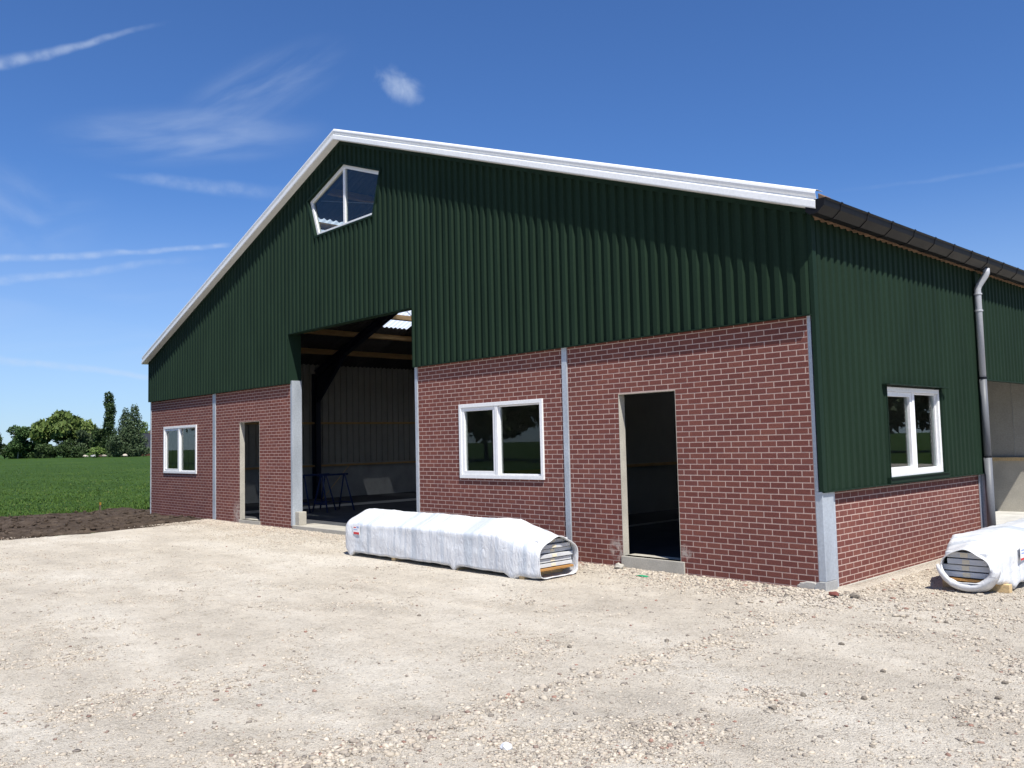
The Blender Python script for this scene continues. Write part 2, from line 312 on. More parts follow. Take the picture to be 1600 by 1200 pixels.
# ------------------------------------------------------------------ ground
def yard_z(x, y):
    z = -.115+.014*fbm(x*.25, y*.25, 3.1, 2)+.003*fbm(x*1.8, y*1.8, 7.7, 3)+.005*fbm(x*8, y*8, 1.3, 2)
    if x > .1 and y > -.4: z -= .045*min(1, (y+.4)/1.0)
    if y > -1.2 and x < .3: z += .028*max(0, 1-abs(y)/1.2)            # rubble heaped against the wall
    return z
def edge(x, y): return x+16.6+.55*fbm(x*.5, y*.5, 9., 3)-.10*min(0, y+3)*0
def graded(a, b, lo, hi, step, coarse):
    xs = list(np.arange(a, b+1e-6, step)); t = a; s = step
    while t > lo: s = min(s*1.35, coarse); t -= s; xs.insert(0, t)
    t = b; s = step
    while t < hi: s = min(s*1.35, coarse); t += s; xs.append(t)
    return xs
def sheet(name, xs, ys, zf, mat, label=None, kind='structure'):
    nx, ny = len(xs), len(ys); vs = [(x, y, zf(x, y)) for y in ys for x in xs]
    fs = [(j*nx+i, j*nx+i+1, (j+1)*nx+i+1, (j+1)*nx+i) for j in range(ny-1) for i in range(nx-1)]
    me = bpy.data.meshes.new(name); me.from_pydata(vs, [], fs); me.polygons.foreach_set('use_smooth', [True]*len(fs)); o = link(name, me, None, mat); o['kind'] = kind
    if label: o['label'] = label
    return o
sheet('ground', [-6000, -2500, -1000, -400, -150, -60, -20, 30, 120, 500, 1500, 6000], [-6000, -2000, -600, -200, -60, 0, 60, 160, 300, 600, 1800, 6000],
      lambda x, y: -.17, 'grass_field', 'green meadow reaching to the distant trees')
def gravel_z(x, y):
    e = edge(x, y)
    z = yard_z(x, y)
    if e < 0: z -= min(.35, -e*.10)
    if y > .6 and x < .0: z = min(z, -.28)
    return z
sheet('gravel_yard', graded(-19, 8.2, -27, 60, .12, 6), graded(-9.2, 4.6, -60, 45, .12, 6), gravel_z, 'gravel', 'pale dusty gravel yard in front of the barn')
def soil_z(x, y):
    e = edge(x, y); z = -.10+.06*fbm(x*.6, y*.6, 5.5, 3)+.05*fbm(x*2.4, y*2.4, 2.2, 4)+.03*abs(fbm(x*7, y*7, 8.1, 3))
    if e > -.8: z -= (e+.8)*.16
    o = x+24.1+.5*fbm(x*.4, y*.4, 4.4, 2)-max(0, y)*.35
    if o < 0: z -= min(.4, -o*.35)
    if y > .1 and x > -21.6: z = min(z, -.3)
    return z
sheet('soil_bank', graded(-25.5, -14.5, -27, -14, .11, 1), graded(-9, 1.5, -26, 14, .11, 1), soil_z, 'soil', 'strip of dark dug-over soil between gravel and grass')

# grass blades at the near edge of the meadow: one mass
def blades():
    n = 190000
    d = 1.0/(rng.random(n)*(1/19.0-1/260.0)+1/260.0)                     # distance from camera
    a = np.radians(rng.uniform(144, 186, n))
    x = CAM.x+d*np.cos(a); y = CAM.y+d*np.sin(a)
    keep = (x < -23.6+.35*np.maximum(0, y)*0+.7*rng.standard_normal(n)*.5) & ~((x > -21.9) & (y > -.3))
    keep |= (x < -21.9) & (y > 1.2+rng.random(n)*1.5)
    keep &= x < -21.75
    x, y = x[keep], y[keep]; d = d[keep]; n = len(x)
    h = rng.uniform(.025, .07, n)*(1+1.1*np.exp(-((d-27)/4.5)**2))*(1+.35*np.sin(x*.7)*np.cos(y*.9)); w = .005+.0003*d
    th = rng.uniform(0, 6.283, n); lean = rng.uniform(.2, .9, n)*h
    lx, ly = np.cos(th)*lean, np.sin(th)*lean; px, py = -np.sin(th)*w, np.cos(th)*w
    z0 = np.full(n, -.175)
    v = np.stack([np.stack([x-px, y-py, z0], 1), np.stack([x+px, y+py, z0], 1), np.stack([x+lx, y+ly, z0+h], 1)], 1).reshape(-1, 3)
    me = bpy.data.meshes.new('grass'); me.vertices.add(len(v)); me.vertices.foreach_set('co', v.ravel())
    me.loops.add(3*n); me.loops.foreach_set('vertex_index', np.arange(3*n)); me.polygons.add(n); me.polygons.foreach_set('loop_start', np.arange(0, 3*n, 3)); me.update()
    o = link('grass', me, None, 'grass_blade'); tag(o, 'long green grass along the near edge of the meadow', 'grass', kind='stuff')
blades()

# loose stones: one mass of real pebbles
ICO_V = []; ICO_F = []
_bm = bmesh.new(); bmesh.ops.create_icosphere(_bm, subdivisions=1, radius=1.0); _bm.verts.ensure_lookup_table()
ICO_V = np.array([v.co[:] for v in _bm.verts]); ICO_F = np.array([[v.index for v in f.verts] for f in _bm.faces]); _bm.free()
OCT_V = np.array([(1, 0, 0), (-1, 0, 0), (0, 1, 0), (0, -1, 0), (0, 0, 1), (0, 0, -1)], float); OCT_F = np.array([(0, 2, 4), (2, 1, 4), (1, 3, 4), (3, 0, 4), (2, 0, 5), (1, 2, 5), (3, 1, 5), (0, 3, 5)])
def pebbles(name, pts, sizes, mat, label, ICO_V=ICO_V, ICO_F=ICO_F):
    n = len(pts); nv, nf = len(ICO_V), len(ICO_F)
    sc = np.stack([rng.uniform(.65, 1.35, n), rng.uniform(.65, 1.35, n), rng.uniform(.32, .7, n)], 1)*sizes[:, None]
    th = rng.uniform(0, 6.283, n); c, s = np.cos(th), np.sin(th)
    V = ICO_V[None]*(1+rng.uniform(-.42, .36, (n, nv, 1))); V = V*sc[:, None, :]
    X = V[..., 0]*c[:, None]-V[..., 1]*s[:, None]; Y = V[..., 0]*s[:, None]+V[..., 1]*c[:, None]
    V = np.stack([X, Y, V[..., 2]], 2)+pts[:, None, :]
    F = (ICO_F[None]+(np.arange(n)*nv)[:, None, None]).reshape(-1)
    me = bpy.data.meshes.new(name); me.vertices.add(n*nv); me.vertices.foreach_set('co', V.ravel()); m = n*nf
    me.loops.add(3*m); me.loops.foreach_set('vertex_index', F); me.polygons.add(m); me.polygons.foreach_set('loop_start', np.arange(0, 3*m, 3)); me.update()
    o = link(name, me, None, mat); tag(o, label, 'stones', kind='stuff'); return o
P = []; S = []
tries = 0
def pix(u, v, z=-.115):
    d = fw+rt*((u-800)/FPX)-up*((v-600)/FPX); q_ = CAM+d*((z-CAM.z)/d.z); return q_.x, q_.y
while len(P) < 125000 and tries < 1200000:
    tries += 1
    k = random.random()
    if k < .74:   # over the open yard
        x, y = pix(random.uniform(-120, 1720), 838+420*random.random()); d = math.hypot(x-CAM.x, y-CAM.y)
        if d > 26: continue
    elif k < .90: x = random.uniform(-17.3, .3); y = -abs(random.gauss(0, 1))*.75-.02
    else: x = random.uniform(.12, 5); y = random.uniform(-.6, 5)
    if y > -.015 and x < .1: continue
    if x > .1 and y < 5.4 and x < .12: continue
    if edge(x, y) < -.9: continue
    wall = max(0, 1-abs(min(y, 0))/.7) if x < .3 else max(0, 1-abs(x-.2)/.7)
    cl = fbm(x*.9, y*.9, 21., 5); den = .22+1.8*max(0, cl-.05)+.75*wall
    if random.random() > den: continue
    s = .0029*(random.random()**-.47)*(1+.5*max(0, cl))
    s = max(s, .00055*math.hypot(x-CAM.x, y-CAM.y))
    if wall > .3: s *= 1.3
    s = min(s, .030 if wall > .2 else .021)
    P.append((x, y, yard_z(x, y)+s*.12)); S.append(s)
for k in range(2600):                                                  # rubble gathered round the barn corner
    x = random.gauss(.1, 1.3); y = -.06-abs(random.gauss(0, .45)) if x < .15 else random.uniform(-.9, 1.4)
    if (x < .14 and y > -.04): continue
    s = random.uniform(.008, .017) if random.random() < .86 else random.uniform(.017, .034); P.append((x, y, yard_z(x, y)+s*.2)); S.append(s)
P = np.array(P); S = np.array(S); bigs = S > .0085
pebbles('gravel_stones', P[bigs], S[bigs], 'stone', 'loose pale stones and crushed rubble strewn over the yard')
pebbles('gravel_grit', P[~bigs], S[~bigs]*1.15, 'stone', 'fine pale grit scattered over the yard', OCT_V, OCT_F)
P = []; S = []
for k in range(2600):
    x = random.uniform(-24.3, -15.8); y = random.uniform(-7.5, .3)
    if edge(x, y) > -.3 or (y > -.02 and x > -21.5): continue
    s = min(.07, .012*(random.random()**-.55)); P.append((x, y, soil_z(x, y)+s*.3)); S.append(s)
pebbles('soil_clods', np.array(P), np.array(S), 'soil', 'dark clods lying on the dug-over soil strip')

# ------------------------------------------------------------------ barn
XL, XC, XR = -21.48, -10.56, 0.0
SLOPE = .357; ZE = 4.56                                               # cladding top under the soffit: z = ZE at x=+0.1
def ztop(x): return ZE+SLOPE*(10.66-abs(x-XC))
LEN = 32.2
barn = empty('barn', (-10.7, 0, -.1)); tag(barn, 'large green-clad barn with red brick base, white gable trim and open doorway', 'barn')
BO = Vector((-10.7, 0, -.1))
def part(o):
    """keep world placement although parented to the barn's empty"""
    o.parent = barn; o.matrix_parent_inverse = Matrix.Translation(-BO); return o
def bp(mb, name, mat, bevel=0, smooth=False, fix=True): return part(mb.build(name, mat, None, bevel, smooth, fix))
BW, BH, JT = .22, .075, .0125
WIN_R = (-6.75, -4.63, 1.165, 2.48); WIN_L = (-20.43, -18.11, 1.115, 2.47)
DOOR_R = (-3.05, -2.02, .08, 2.46); DOOR_L = (-15.5, -14.43, 0.0, 2.45)
bricks_all = []
def rect_minus(r_, h):
    a, b, c, d = r_
    if h[1] <= a or h[0] >= b or h[3] <= c or h[2] >= d: return [r_]
    out = []
    if h[0] > a: out.append((a, h[0], c, d))
    if h[1] < b: out.append((h[1], b, c, d))
    a2, b2 = max(a, h[0]), min(b, h[1])
    if h[2] > c: out.append((a2, b2, c, h[2]))
    if h[3] < d: out.append((a2, b2, h[3], d))
    return out
def brick_panel(name, u0, u1, z0, z1, holes, face, axis, first, origin_right):
    """mortar-coloured panel slab with proud bricks on its outer face"""
    out = -1 if axis == 'y' else 1
    me = slab(u0, u1, z0, z1, holes, face, face-out*.12, axis); o = part(link(name, me, None, 'mortar'))
    rects = []; k0 = int(math.floor(z0/BH))
    for k in range(k0, int(z1/BH)+1):
        za, zb = max(z0, k*BH+JT/2), min(z1, (k+1)*BH-JT/2)
        if zb-za < .012: continue
        ln = first if k % 2 == (1 if axis == 'y' else 0) else (first+.5) % 1
        edges_ = [0.0]; t = ln*BW
        while t < u1-u0: edges_.append(t); t += BW
        edges_.append(u1-u0)
        for a, b in zip(edges_[:-1], edges_[1:]):
            ua, ub = (u1-b, u1-a) if origin_right else (u0+a, u0+b)
            ua += JT/2; ub -= JT/2
            if ub-ua < .015: continue
            rs = [(ua, ub, za, zb)]
            for h in holes: rs = [q for r_ in rs for q in rect_minus(r_, h)]
            rects += [q for q in rs if q[1]-q[0] > .012 and q[3]-q[2] > .01]
    for q in rects: bricks_all.append((o, axis, face, out, q))
    return o
ZB0 = -.30; ZB1 = 3.34
pA = brick_panel('brick_panel', -4.07, -.002, ZB0, ZB1, [DOOR_R], 0.0, 'y', .72, True)
pB = brick_panel('brick_panel', -7.98, -4.18, ZB0, ZB1, [WIN_R], 0.0, 'y', .73, True)
pC = brick_panel('brick_panel', -16.9, -12.88, ZB0, ZB1, [DOOR_L], 0.0, 'y', .72, True)
pD = brick_panel('brick_panel', XL+.04, -17.08, ZB0, ZB1, [WIN_L], 0.0, 'y', .73, True)
pE = brick_panel('brick_panel', .41, 5.46, ZB0, 1.19, [], .03, 'x', .56, False)
def brick_verts(mb, axis, face, out, q, jit):
    a, b, c, d = q; f0 = face-out*.004; f1 = face+out*(.0016+jit*.6); ch = .0009
    pts = [(a, c), (b, c), (b, d), (a, d)]; ins = [(a+ch, c+ch), (b-ch, c+ch), (b-ch, d-ch), (a+ch, d-ch)]
    Pn = (lambda u, dd, z: (u, dd, z)) if axis == 'y' else (lambda u, dd, z: (dd, u, z))
    fo = f1-out*ch
    vs = [Pn(u, f0, z) for u, z in pts]+[Pn(u, fo, z) for u, z in pts]+[Pn(u, f1, z) for u, z in ins]
    fs = [(8, 9, 10, 11)]+[(i, (i+1) % 4, 4+(i+1) % 4, 4+i) for i in range(4)]+[(4+i, 4+(i+1) % 4, 8+(i+1) % 4, 8+i) for i in range(4)]
    if (axis == 'y') != (out < 0): fs = [tuple(reversed(f)) for f in fs]
    mb.add(vs, fs)
def psize(bk):
    o, axis, face, out, q = bk; u = (q[0]+q[1])/2; z = (q[2]+q[3])/2
    pos = Vector((u, face, z)) if axis == 'y' else Vector((face, u, z)); d = (pos-CAM)
    nrm_ = abs(d.normalized().y if axis == 'y' else d.normalized().x)
    if z > 3.2 or z < -.06 or (axis == 'x' and z > 1.05): return 0
    return (q[1]-q[0])*(q[3]-q[2])*nrm_/d.length_squared
bricks_all.sort(key=psize, reverse=True)
cache = {}
for bk in bricks_all[:300]:
    o, axis, face, out, q = bk; key = (axis, round(q[1]-q[0], 3), round(q[3]-q[2], 3), random.randrange(3))
    if key not in cache:
        mb = MB(); w_, h_ = q[1]-q[0], q[3]-q[2]; brick_verts(mb, axis, 0, out, (-w_/2, w_/2, -h_/2, h_/2), random.uniform(-.0008, .0012)); cache[key] = mb.mesh('brick', True); cache[key].materials.append(MATS['brick'])
    b = bpy.data.objects.new('brick', cache[key]); COL.objects.link(b); b.parent = o
    u, z = (q[0]+q[1])/2, (q[2]+q[3])/2; b.location = (u, face, z) if axis == 'y' else (face, u, z)
rest = {}
for o, axis, face, out, q in bricks_all[300:]:
    mb = rest.setdefault(o.name, (o, MB()))[1]; brick_verts(mb, axis, face, out, q, random.uniform(-.001, .0015))
for o, mb in rest.values():
    b = mb.build('bricks', 'brick', o, fix=True); b['kind'] = 'stuff'; b['label'] = 'remaining red bricks of the panel in stretcher bond'

# steel strips, columns and corner posts
bp(MB().box(-4.178, -4.072, -.022, .10, -.3, 3.33), 'steel_column', 'galvanised', .003)
bp(MB().box(-17.078, -16.902, -.016, .10, -.3, 3.33), 'steel_column', 'galvanised', .003)
bp(MB().box(-8.06, -7.982, -.02, .24, -.1, 3.33), 'door_post', 'galvanised', .003)
bp(MB().box(-12.878, -12.80, -.012, .24, -.02, 3.33), 'door_post', 'galvanised', .003)
bp(MB().box(.0, .046, -.005, .20, 1.095, 3.33).box(.0, .094, -.005, .28, .015, 1.094).box(.0, .05, .2805, .405, -.3, 1.2), 'corner_post', 'galvanised', .004)
bp(MB().box(.0, .05, 5.462, 5.52, -.3, 1.2).box(.0, .11, 5.535, 5.60, -.3, 1.2), 'steel_column', 'galvanised', .004)
bp(MB().box(XL, XL+.038, -.02, .2, -.3, 3.3), 'corner_post', 'galvanised', .003)
# concrete stub and mortar patches
mb = MB().prism([(-.06, -.3), (.10, -.3), (.10, .012), (.02, .012), (-.02, -.005), (-.05, -.05)], 'y', -.035, .27); bp(mb, 'concrete_footing', 'concrete_grey', .006)
def patch(cx, cz, w, h, seed, y=-.011, mat='mortar_patch'):
    n_ = 18; pts = []
    for i in range(n_):
        t = 2*math.pi*i/n_; rr = 1+.35*nz(math.cos(t)*1.7+seed, math.sin(t)*1.7, seed); pts.append((cx+w*rr*math.cos(t), cz+h*rr*math.sin(t)))
    mb = MB(); vs = [(cx, y-.006, cz)]+[(cx+(px-cx)*.8, y-.004, cz+(pz-cz)*.8) for px, pz in pts]+[(px, y+.012, pz) for px, pz in pts]
    fs = [(0, 1+i, 1+(i+1) % n_) for i in range(n_)]+[(1+i, 1+n_+i, 1+n_+(i+1) % n_, 1+(i+1) % n_) for i in range(n_)]
    mb.add(vs, fs); bp(mb, 'mortar_smear', mat)
patch(-.13, -.06, .16, .055, 1.0)
# door openings: concrete reveals and sills
for (a, b, c, d), sx in ((DOOR_R, .06), (DOOR_L, .03)):
    mb = MB().box(a, a+.006, -.004, .128, c-.02, d).box(b-.006, b, -.004, .128, c-.02, d).box(a+.006, b-.006, -.003, .127, d-.006, d)
    bp(mb, 'door_reveal', 'concrete')
    bp(MB().box(a-.03, b+sx, -.02, .30, -.3, c), 'door_sill', 'concrete', .008)
bp(MB().box(-12.8, -8.06, -.03, .55, -.3, .0).box(-12.80, -12.62, .05, .24, 0, .30), 'threshold', 'concrete', .008)

# cladding: ribbed sheets cut to the gable
PITCH_ = .1755; DEP = .040
def rib_profile(u0, u1, phase):
    """polyline (u, depth) of the trapezoid profile, depth 0 = pan, DEP = crest"""
    pts = []; k = math.floor((u0-phase)/PITCH_)-1
    while phase+k*PITCH_ < u1+PITCH_:
        s = phase+k*PITCH_; pts += [(s, 0), (s+.066, 0), (s+.086, DEP), (s+.156, DEP)]; k += 1
    def at(u):
        for (a, da), (b, db) in zip(pts[:-1], pts[1:]):
            if a <= u <= b: return da+(db-da)*(u-a)/(b-a) if b > a else da
    return [(u0, at(u0))]+[q for q in pts if u0+1e-4 < q[0] < u1-1e-4]+[(u1, at(u1))]
def breaks(prof, cuts):
    out = []
    for (a, da), (b, db) in zip(prof[:-1], prof[1:]):
        cs = [a]+[c for c in cuts if a+1e-4 < c < b-1e-4]+[b]
        out += [((c0, da+(db-da)*(c0-a)/(b-a)), (c1, da+(db-da)*(c1-a)/(b-a))) for c0, c1 in zip(cs[:-1], cs[1:])]
    return out
YC = -.030                                                            # pan plane of the front cladding
GW = [(-11.95, 7.36), (-10.52, 7.88), (-9.07, 7.36), (-9.35, 6.49), (-11.63, 6.49)]
def gw_low(x):
    if x < -11.63: return 7.36+(x+11.95)/(.32)*(6.49-7.36)
    if x > -9.35: return 6.49+(x+9.35)/.28*(.87)
    return 6.49
def gw_high(x): return 7.36+(x+11.95)/1.43*.52 if x < -10.52 else 7.88-(x+10.52)/1.45*.52
ZS = 3.27; OPEN = (-12.86, -8.06, 4.42)
def spans(x):
    m = x
    lo = OPEN[2] if OPEN[0] < m < OPEN[1] else ZS
    if -11.95 < m < -9.07: return 'gw', lo
    return None, lo
cuts = [OPEN[0], OPEN[1], -11.95, -11.63, -10.52, -9.35, -9.07, XC]
edges_x = [XL-.03]
while edges_x[-1] < .06-1.06: edges_x.append(edges_x[-1]+PITCH_*6)
edges_x.append(.075)
ph = .01-.094-.03+PITCH_*0
for a, b in zip(edges_x[:-1], edges_x[1:]):
    mbs = [MB(), MB()]
    for (u0, d0), (u1, d1) in breaks(rib_profile(a, b, ph), cuts):
        m = (u0+u1)/2; kind, lo = spans(m)
        segs = [(lambda x, lo=lo: lo, ztop)] if kind is None else [(lambda x, lo=lo: lo, gw_low), (gw_high, ztop)]
        for si, (fl, fh) in enumerate(segs):
            mb = mbs[1 if (si or (kind is None and a > -12.9 and b < -8.0 and False)) else 0]
            l0, l1, h0, h1 = fl(u0), fl(u1), fh(u0)+.03, fh(u1)+.03
            if fh is not ztop: h0 -= .03; h1 -= .03
            if h0-l0 < .001 and h1-l1 < .001: continue
            mb.add([(u0, YC-d0, l0), (u1, YC-d1, l1), (u1, YC-d1, h1), (u0, YC-d0, h0)], [(0, 1, 2, 3)])
    for mb in mbs:
        if not mb.f: continue
        o = bp(mb, 'cladding_sheet', 'green_steel', fix=False); sol = o.modifiers.new('thickness', 'SOLIDIFY'); sol.thickness = .0012; sol.offset = -1
# side cladding
XCL = .085
SIDE_W = (1.90, 3.86, 1.18, 2.45)
def side_clad(y0, y1, zb, hole=None):
    ys = [y0]
    while ys[-1] < y1-1.1: ys.append(ys[-1]+PITCH_*6)
    ys.append(y1)
    for a, b in zip(ys[:-1], ys[1:]):
        mbs = [MB(), MB()]
        for (u0, d0), (u1, d1) in breaks(rib_profile(a, b, .04), [hole[0], hole[1]] if hole else []):
            m = (u0+u1)/2; sg = [(zb, 4.56)]
            if hole and hole[0] < m < hole[1]: sg = [(zb, hole[2]), (hole[3], 4.56)]
            for si, (l, h) in enumerate(sg[::-1]): mbs[si].add([(XCL+d0*.7, u0, l), (XCL+d1*.7, u1, l), (XCL+d1*.7, u1, h), (XCL+d0*.7, u0, h)], [(0, 1, 2, 3)])
        for mb in mbs:
            if not mb.f: continue
            o = bp(mb, 'cladding_sheet', 'green_steel', fix=False); sol = o.modifiers.new('thickness', 'SOLIDIFY'); sol.thickness = .0012; sol.offset = -1
side_clad(.02, 5.50, 1.10, SIDE_W); side_clad(5.62, 16.3, 2.66)
# flashings
for a, b in ((XL-.03, -12.86), (-8.06, .08)): bp(MB().box(a, b, -.078, .0, ZS-.012, ZS), 'drip_flashing', 'green_flashing')
bp(MB().box(-12.86, -8.06, -.082, .12, OPEN[2]-.012, OPEN[2]), 'opening_flashing', 'green_flashing')
for a, b in ((-12.872, -12.858), (-8.064, -8.05)): bp(MB().box(a, b, -.07, .26, ZS, OPEN[2]-.012), 'jamb_flashing', 'green_flashing')
bp(MB().box(.076, .128, -.036, -.028, 1.10, 4.53).box(.120, .128, -.028, .06, 1.10, 4.53), 'corner_flashing', 'green_flashing')
bp(MB().box(XL-.042, XL-.03, -.075, .1, ZS, 4.6), 'corner_flashing', 'green_flashing')
bp(MB().box(.0, .058, .42, 5.44, -.35, -.105), 'foundation_strip', 'concrete', .006)
bp(MB().box(.03, .128, .0, 5.52, 1.082, 1.098), 'drip_flashing', 'green_flashing')
bp(MB().box(.03, .128, 5.6, 16.3, 2.64, 2.658), 'drip_flashing', 'green_flashing')
bp(MB().box(.07, .15, 5.50, 5.62, 1.08, 4.53), 'corner_flashing', 'green_flashing')

# windows
def bars(mb, x0, x1, z0, z1, w, y0, y1, P_):
    for a, b, c, d in ((x0, x1, z0, z0+w), (x0, x1, z1-w, z1), (x0, x0+w, z0+w, z1-w), (x1-w, x1, z0+w, z1-w)): P_(mb, a, b, y0, y1, c, d)
def window(rect, face, axis, split=.47, sash_left=True, rec=0.0):
    a, b, c, d = rect; s = 1 if axis == 'y' else -1
    def B(mb, u0, u1, y0, y1, z0, z1):
        if axis == 'y': mb.box(u0, u1, face+y0, face+y1, z0, z1)
        else: mb.box(face-y1, face-y0, u0, u1, z0, z1)
    mb = MB(); bars(mb, a, b, c, d, .065, -.03+rec, .075+rec, B); ms = a+(b-a)*split
    B(mb, ms-.035, ms+.035, -.025+rec, .07+rec, c+.065, d-.065)
    w = bp(mb, 'window', 'white_frame', .004)
    def sub(mb, name, mat, bev=0): o = mb.build(name, mat, None, bev); o.parent = w; return o
    mb = MB(); bars(mb, a+.067, ms-.037, c+.067, d-.067, .062, -.012+rec, .062+rec, B); sub(mb, 'sash', 'white_frame', .004)
    mb = MB(); bars(mb, ms+.037, b-.067, c+.067, d-.067, .022, .01+rec, .06+rec, B); sub(mb, 'glazing_bead', 'white_frame', .003)
    mb = MB(); B(mb, a+.125, ms-.095, .028+rec, .034+rec, c+.125, d-.125); sub(mb, 'pane', 'glass')
    mb = MB(); B(mb, ms+.055, b-.085, .034+rec, .040+rec, c+.085, d-.085); sub(mb, 'pane', 'glass')
    return w
window(WIN_R, 0, 'y'); window(WIN_L, 0, 'y', .48)
window((SIDE_W[0]+.015, SIDE_W[1]-.02, SIDE_W[2], SIDE_W[3]-.02), .058, 'x', .5, rec=.0)
bp(MB().box(.04, .20, 1.83, 3.95, 2.452, 2.466), 'window_flashing', 'green_flashing')
for a, b in ((3.845, 3.862), (1.898, 1.913)): bp(MB().box(.02, .125, a, b, 1.18, 2.45), 'window_flashing', 'green_flashing')
bp(MB().box(.03, .135, 1.86, 3.93, 1.102, 1.165).box(.03, .155, 1.86, 3.93, 1.166, 1.178), 'window_sill', 'green_flashing')
# gable window
def inset(poly, w):
    n_ = len(poly); out = []
    for i in range(n_):
        p0, p1, p2 = Vector(poly[i-1]), Vector(poly[i]), Vector(poly[(i+1) % n_])
        e1 = (p1-p0).normalized(); e2 = (p2-p1).normalized(); n1 = Vector((e1.y, -e1.x)); n2 = Vector((e2.y, -e2.x))
        k = w/(1+n1.dot(n2)); out.append(tuple(p1+(n1+n2)*k))
    return out
def ring(outer, inner, y0, y1):
    n_ = len(outer); mb = MB()
    vs = [(x, y, z) for y in (y0, y1) for P_ in (outer, inner) for x, z in P_]
    fs = []
    for i in range(n_):
        j = (i+1) % n_; fs += [(i, j, n_+j, n_+i), (2*n_+i, 3*n_+i, 3*n_+j, 2*n_+j), (i, 2*n_+i, 2*n_+j, j), (n_+i, n_+j, 3*n_+j, 3*n_+i)]
    return mb.add(vs, fs)
GWi = inset(GW, .012); gf = ring(GWi, inset(GWi, .075), .0, .07); gf.box(-10.555, -10.475, .004, .068, 6.57, 7.79)
gwin = bp(gf, 'gable_window', 'white_frame', .004)
q = inset(GWi, .07)
for side in (0, 1):
    if side == 0: poly = [q[0], (-10.552, q[1][1]-.02), (-10.552, q[4][1]), q[4]]
    else: poly = [(-10.478, q[1][1]-.02), q[2], q[3], (-10.478, q[3][1])]
    o = MB().prism(poly, 'y', .034, .040).build('pane', 'glass'); o.parent = gwin
ex = inset(GW, -.03); bp(ring(ex, GWi, -.074, .02), 'window_flashing', 'green_flashing')

# verge trim: profile swept along both slopes
prof = [(.04, .0), (-.222, -.004), (-.236, .0), (-.240, .012), (-.236, .092), (-.228, .104), (-.205, .110), (-.200, .118), (-.222, .150), (-.230, .185), (-.226, .212), (-.205, .232), (-.16, .240), (-.04, .240)]
def verge(xa, xb, name):
    mb = MB(); vs = []
    for x in (xa, xb):
        for (y, z) in prof: vs.append((x, y, ztop(x)+z+.02))
    n_ = len(prof); fs = [(i, i+1, n_+i+1, n_+i) for i in range(n_-1)]
    o = bp(mb.add(vs, fs), name, 'white_trim', fix=True); sol = o.modifiers.new('t', 'SOLIDIFY'); sol.thickness = .003; sol.offset = 0; return o
XVL, XVR = XL-.16, .30
for k in range(4):
    a = XC+(XVR-XC)*k/4; b = XC+(XVR-XC)*(k+1)/4; verge(a+(.0025 if k else 0), b, 'verge_trim')
    a = XC+(XVL-XC)*k/4; b = XC+(XVL-XC)*(k+1)/4; verge(a-(.0025 if k else 0), b, 'verge_trim')
for sgn in (-1, 1):                                                   # straight trim where cladding meets the soffit
    xe = XL-.03 if sgn < 0 else .08
    mb = MB(); mb.add([(x, y, ztop(x)+z) for x in (XC, xe) for y, z in ((-.030, .022), (-.074, .022), (-.074, -.055), (-.068, -.055))], [(0, 1, 5, 4), (1, 2, 6, 5), (2, 3, 7, 6), (3, 0, 4, 7), (0, 3, 2, 1), (4, 5, 6, 7)])
    bp(mb, 'soffit_trim', 'green_flashing')
# dark end of the left verge
bp(MB().box(XVL-.03, XVL+.02, -.2, .3, ztop(XVL)+.03, ztop(XVL)+.16), 'gutter_end', 'gutter_dark', .01)

bp(MB().prism([(.302, ztop(.30)+.05), (.37, ztop(.30)+.03), (.38, ztop(.30)+.17), (.302, ztop(.30)+.22)], 'y', -.17, .02), 'roof_end', 'fibre_edge', .01)
# gutter, eave and downpipe
gp = [(.18, 4.62), (.16, 4.50), (.21, 4.452), (.31, 4.452), (.405, 4.53), (.418, 4.60), (.436, 4.612), (.43, 4.625), (.405, 4.612), (.392, 4.54), (.305, 4.468), (.215, 4.468), (.178, 4.505), (.195, 4.62)]
gut = bp(MB().prism(gp, 'y', -.225, 20), 'gutter', 'gutter_dark', .003)
o = MB().prism([(.18, 4.62), (.16, 4.50), (.21, 4.452), (.31, 4.452), (.405, 4.53), (.418, 4.60), (.43, 4.62)], 'y', -.232, -.224).build('end_cap', 'gutter_dark', gut)
gb = [(.15, 4.498), (.207, 4.444), (.313, 4.444), (.412, 4.526), (.426, 4.60), (.444, 4.616), (.43, 4.634), (.418, 4.60), (.405, 4.53), (.31, 4.452), (.21, 4.452), (.16, 4.50)]
me = None
for k in range(26):
    if me is None: me = MB().prism(gb, 'y', -.014, .014).mesh('gutter_bracket'); me.materials.append(MATS['gutter_dark'])
    o = link('gutter_bracket', me, gut); o.location = (0, .19+.735*k, 0)
bp(MB().box(.116, .165, -.02, 20, 4.50, 4.56), 'eave_board', 'timber_orange')
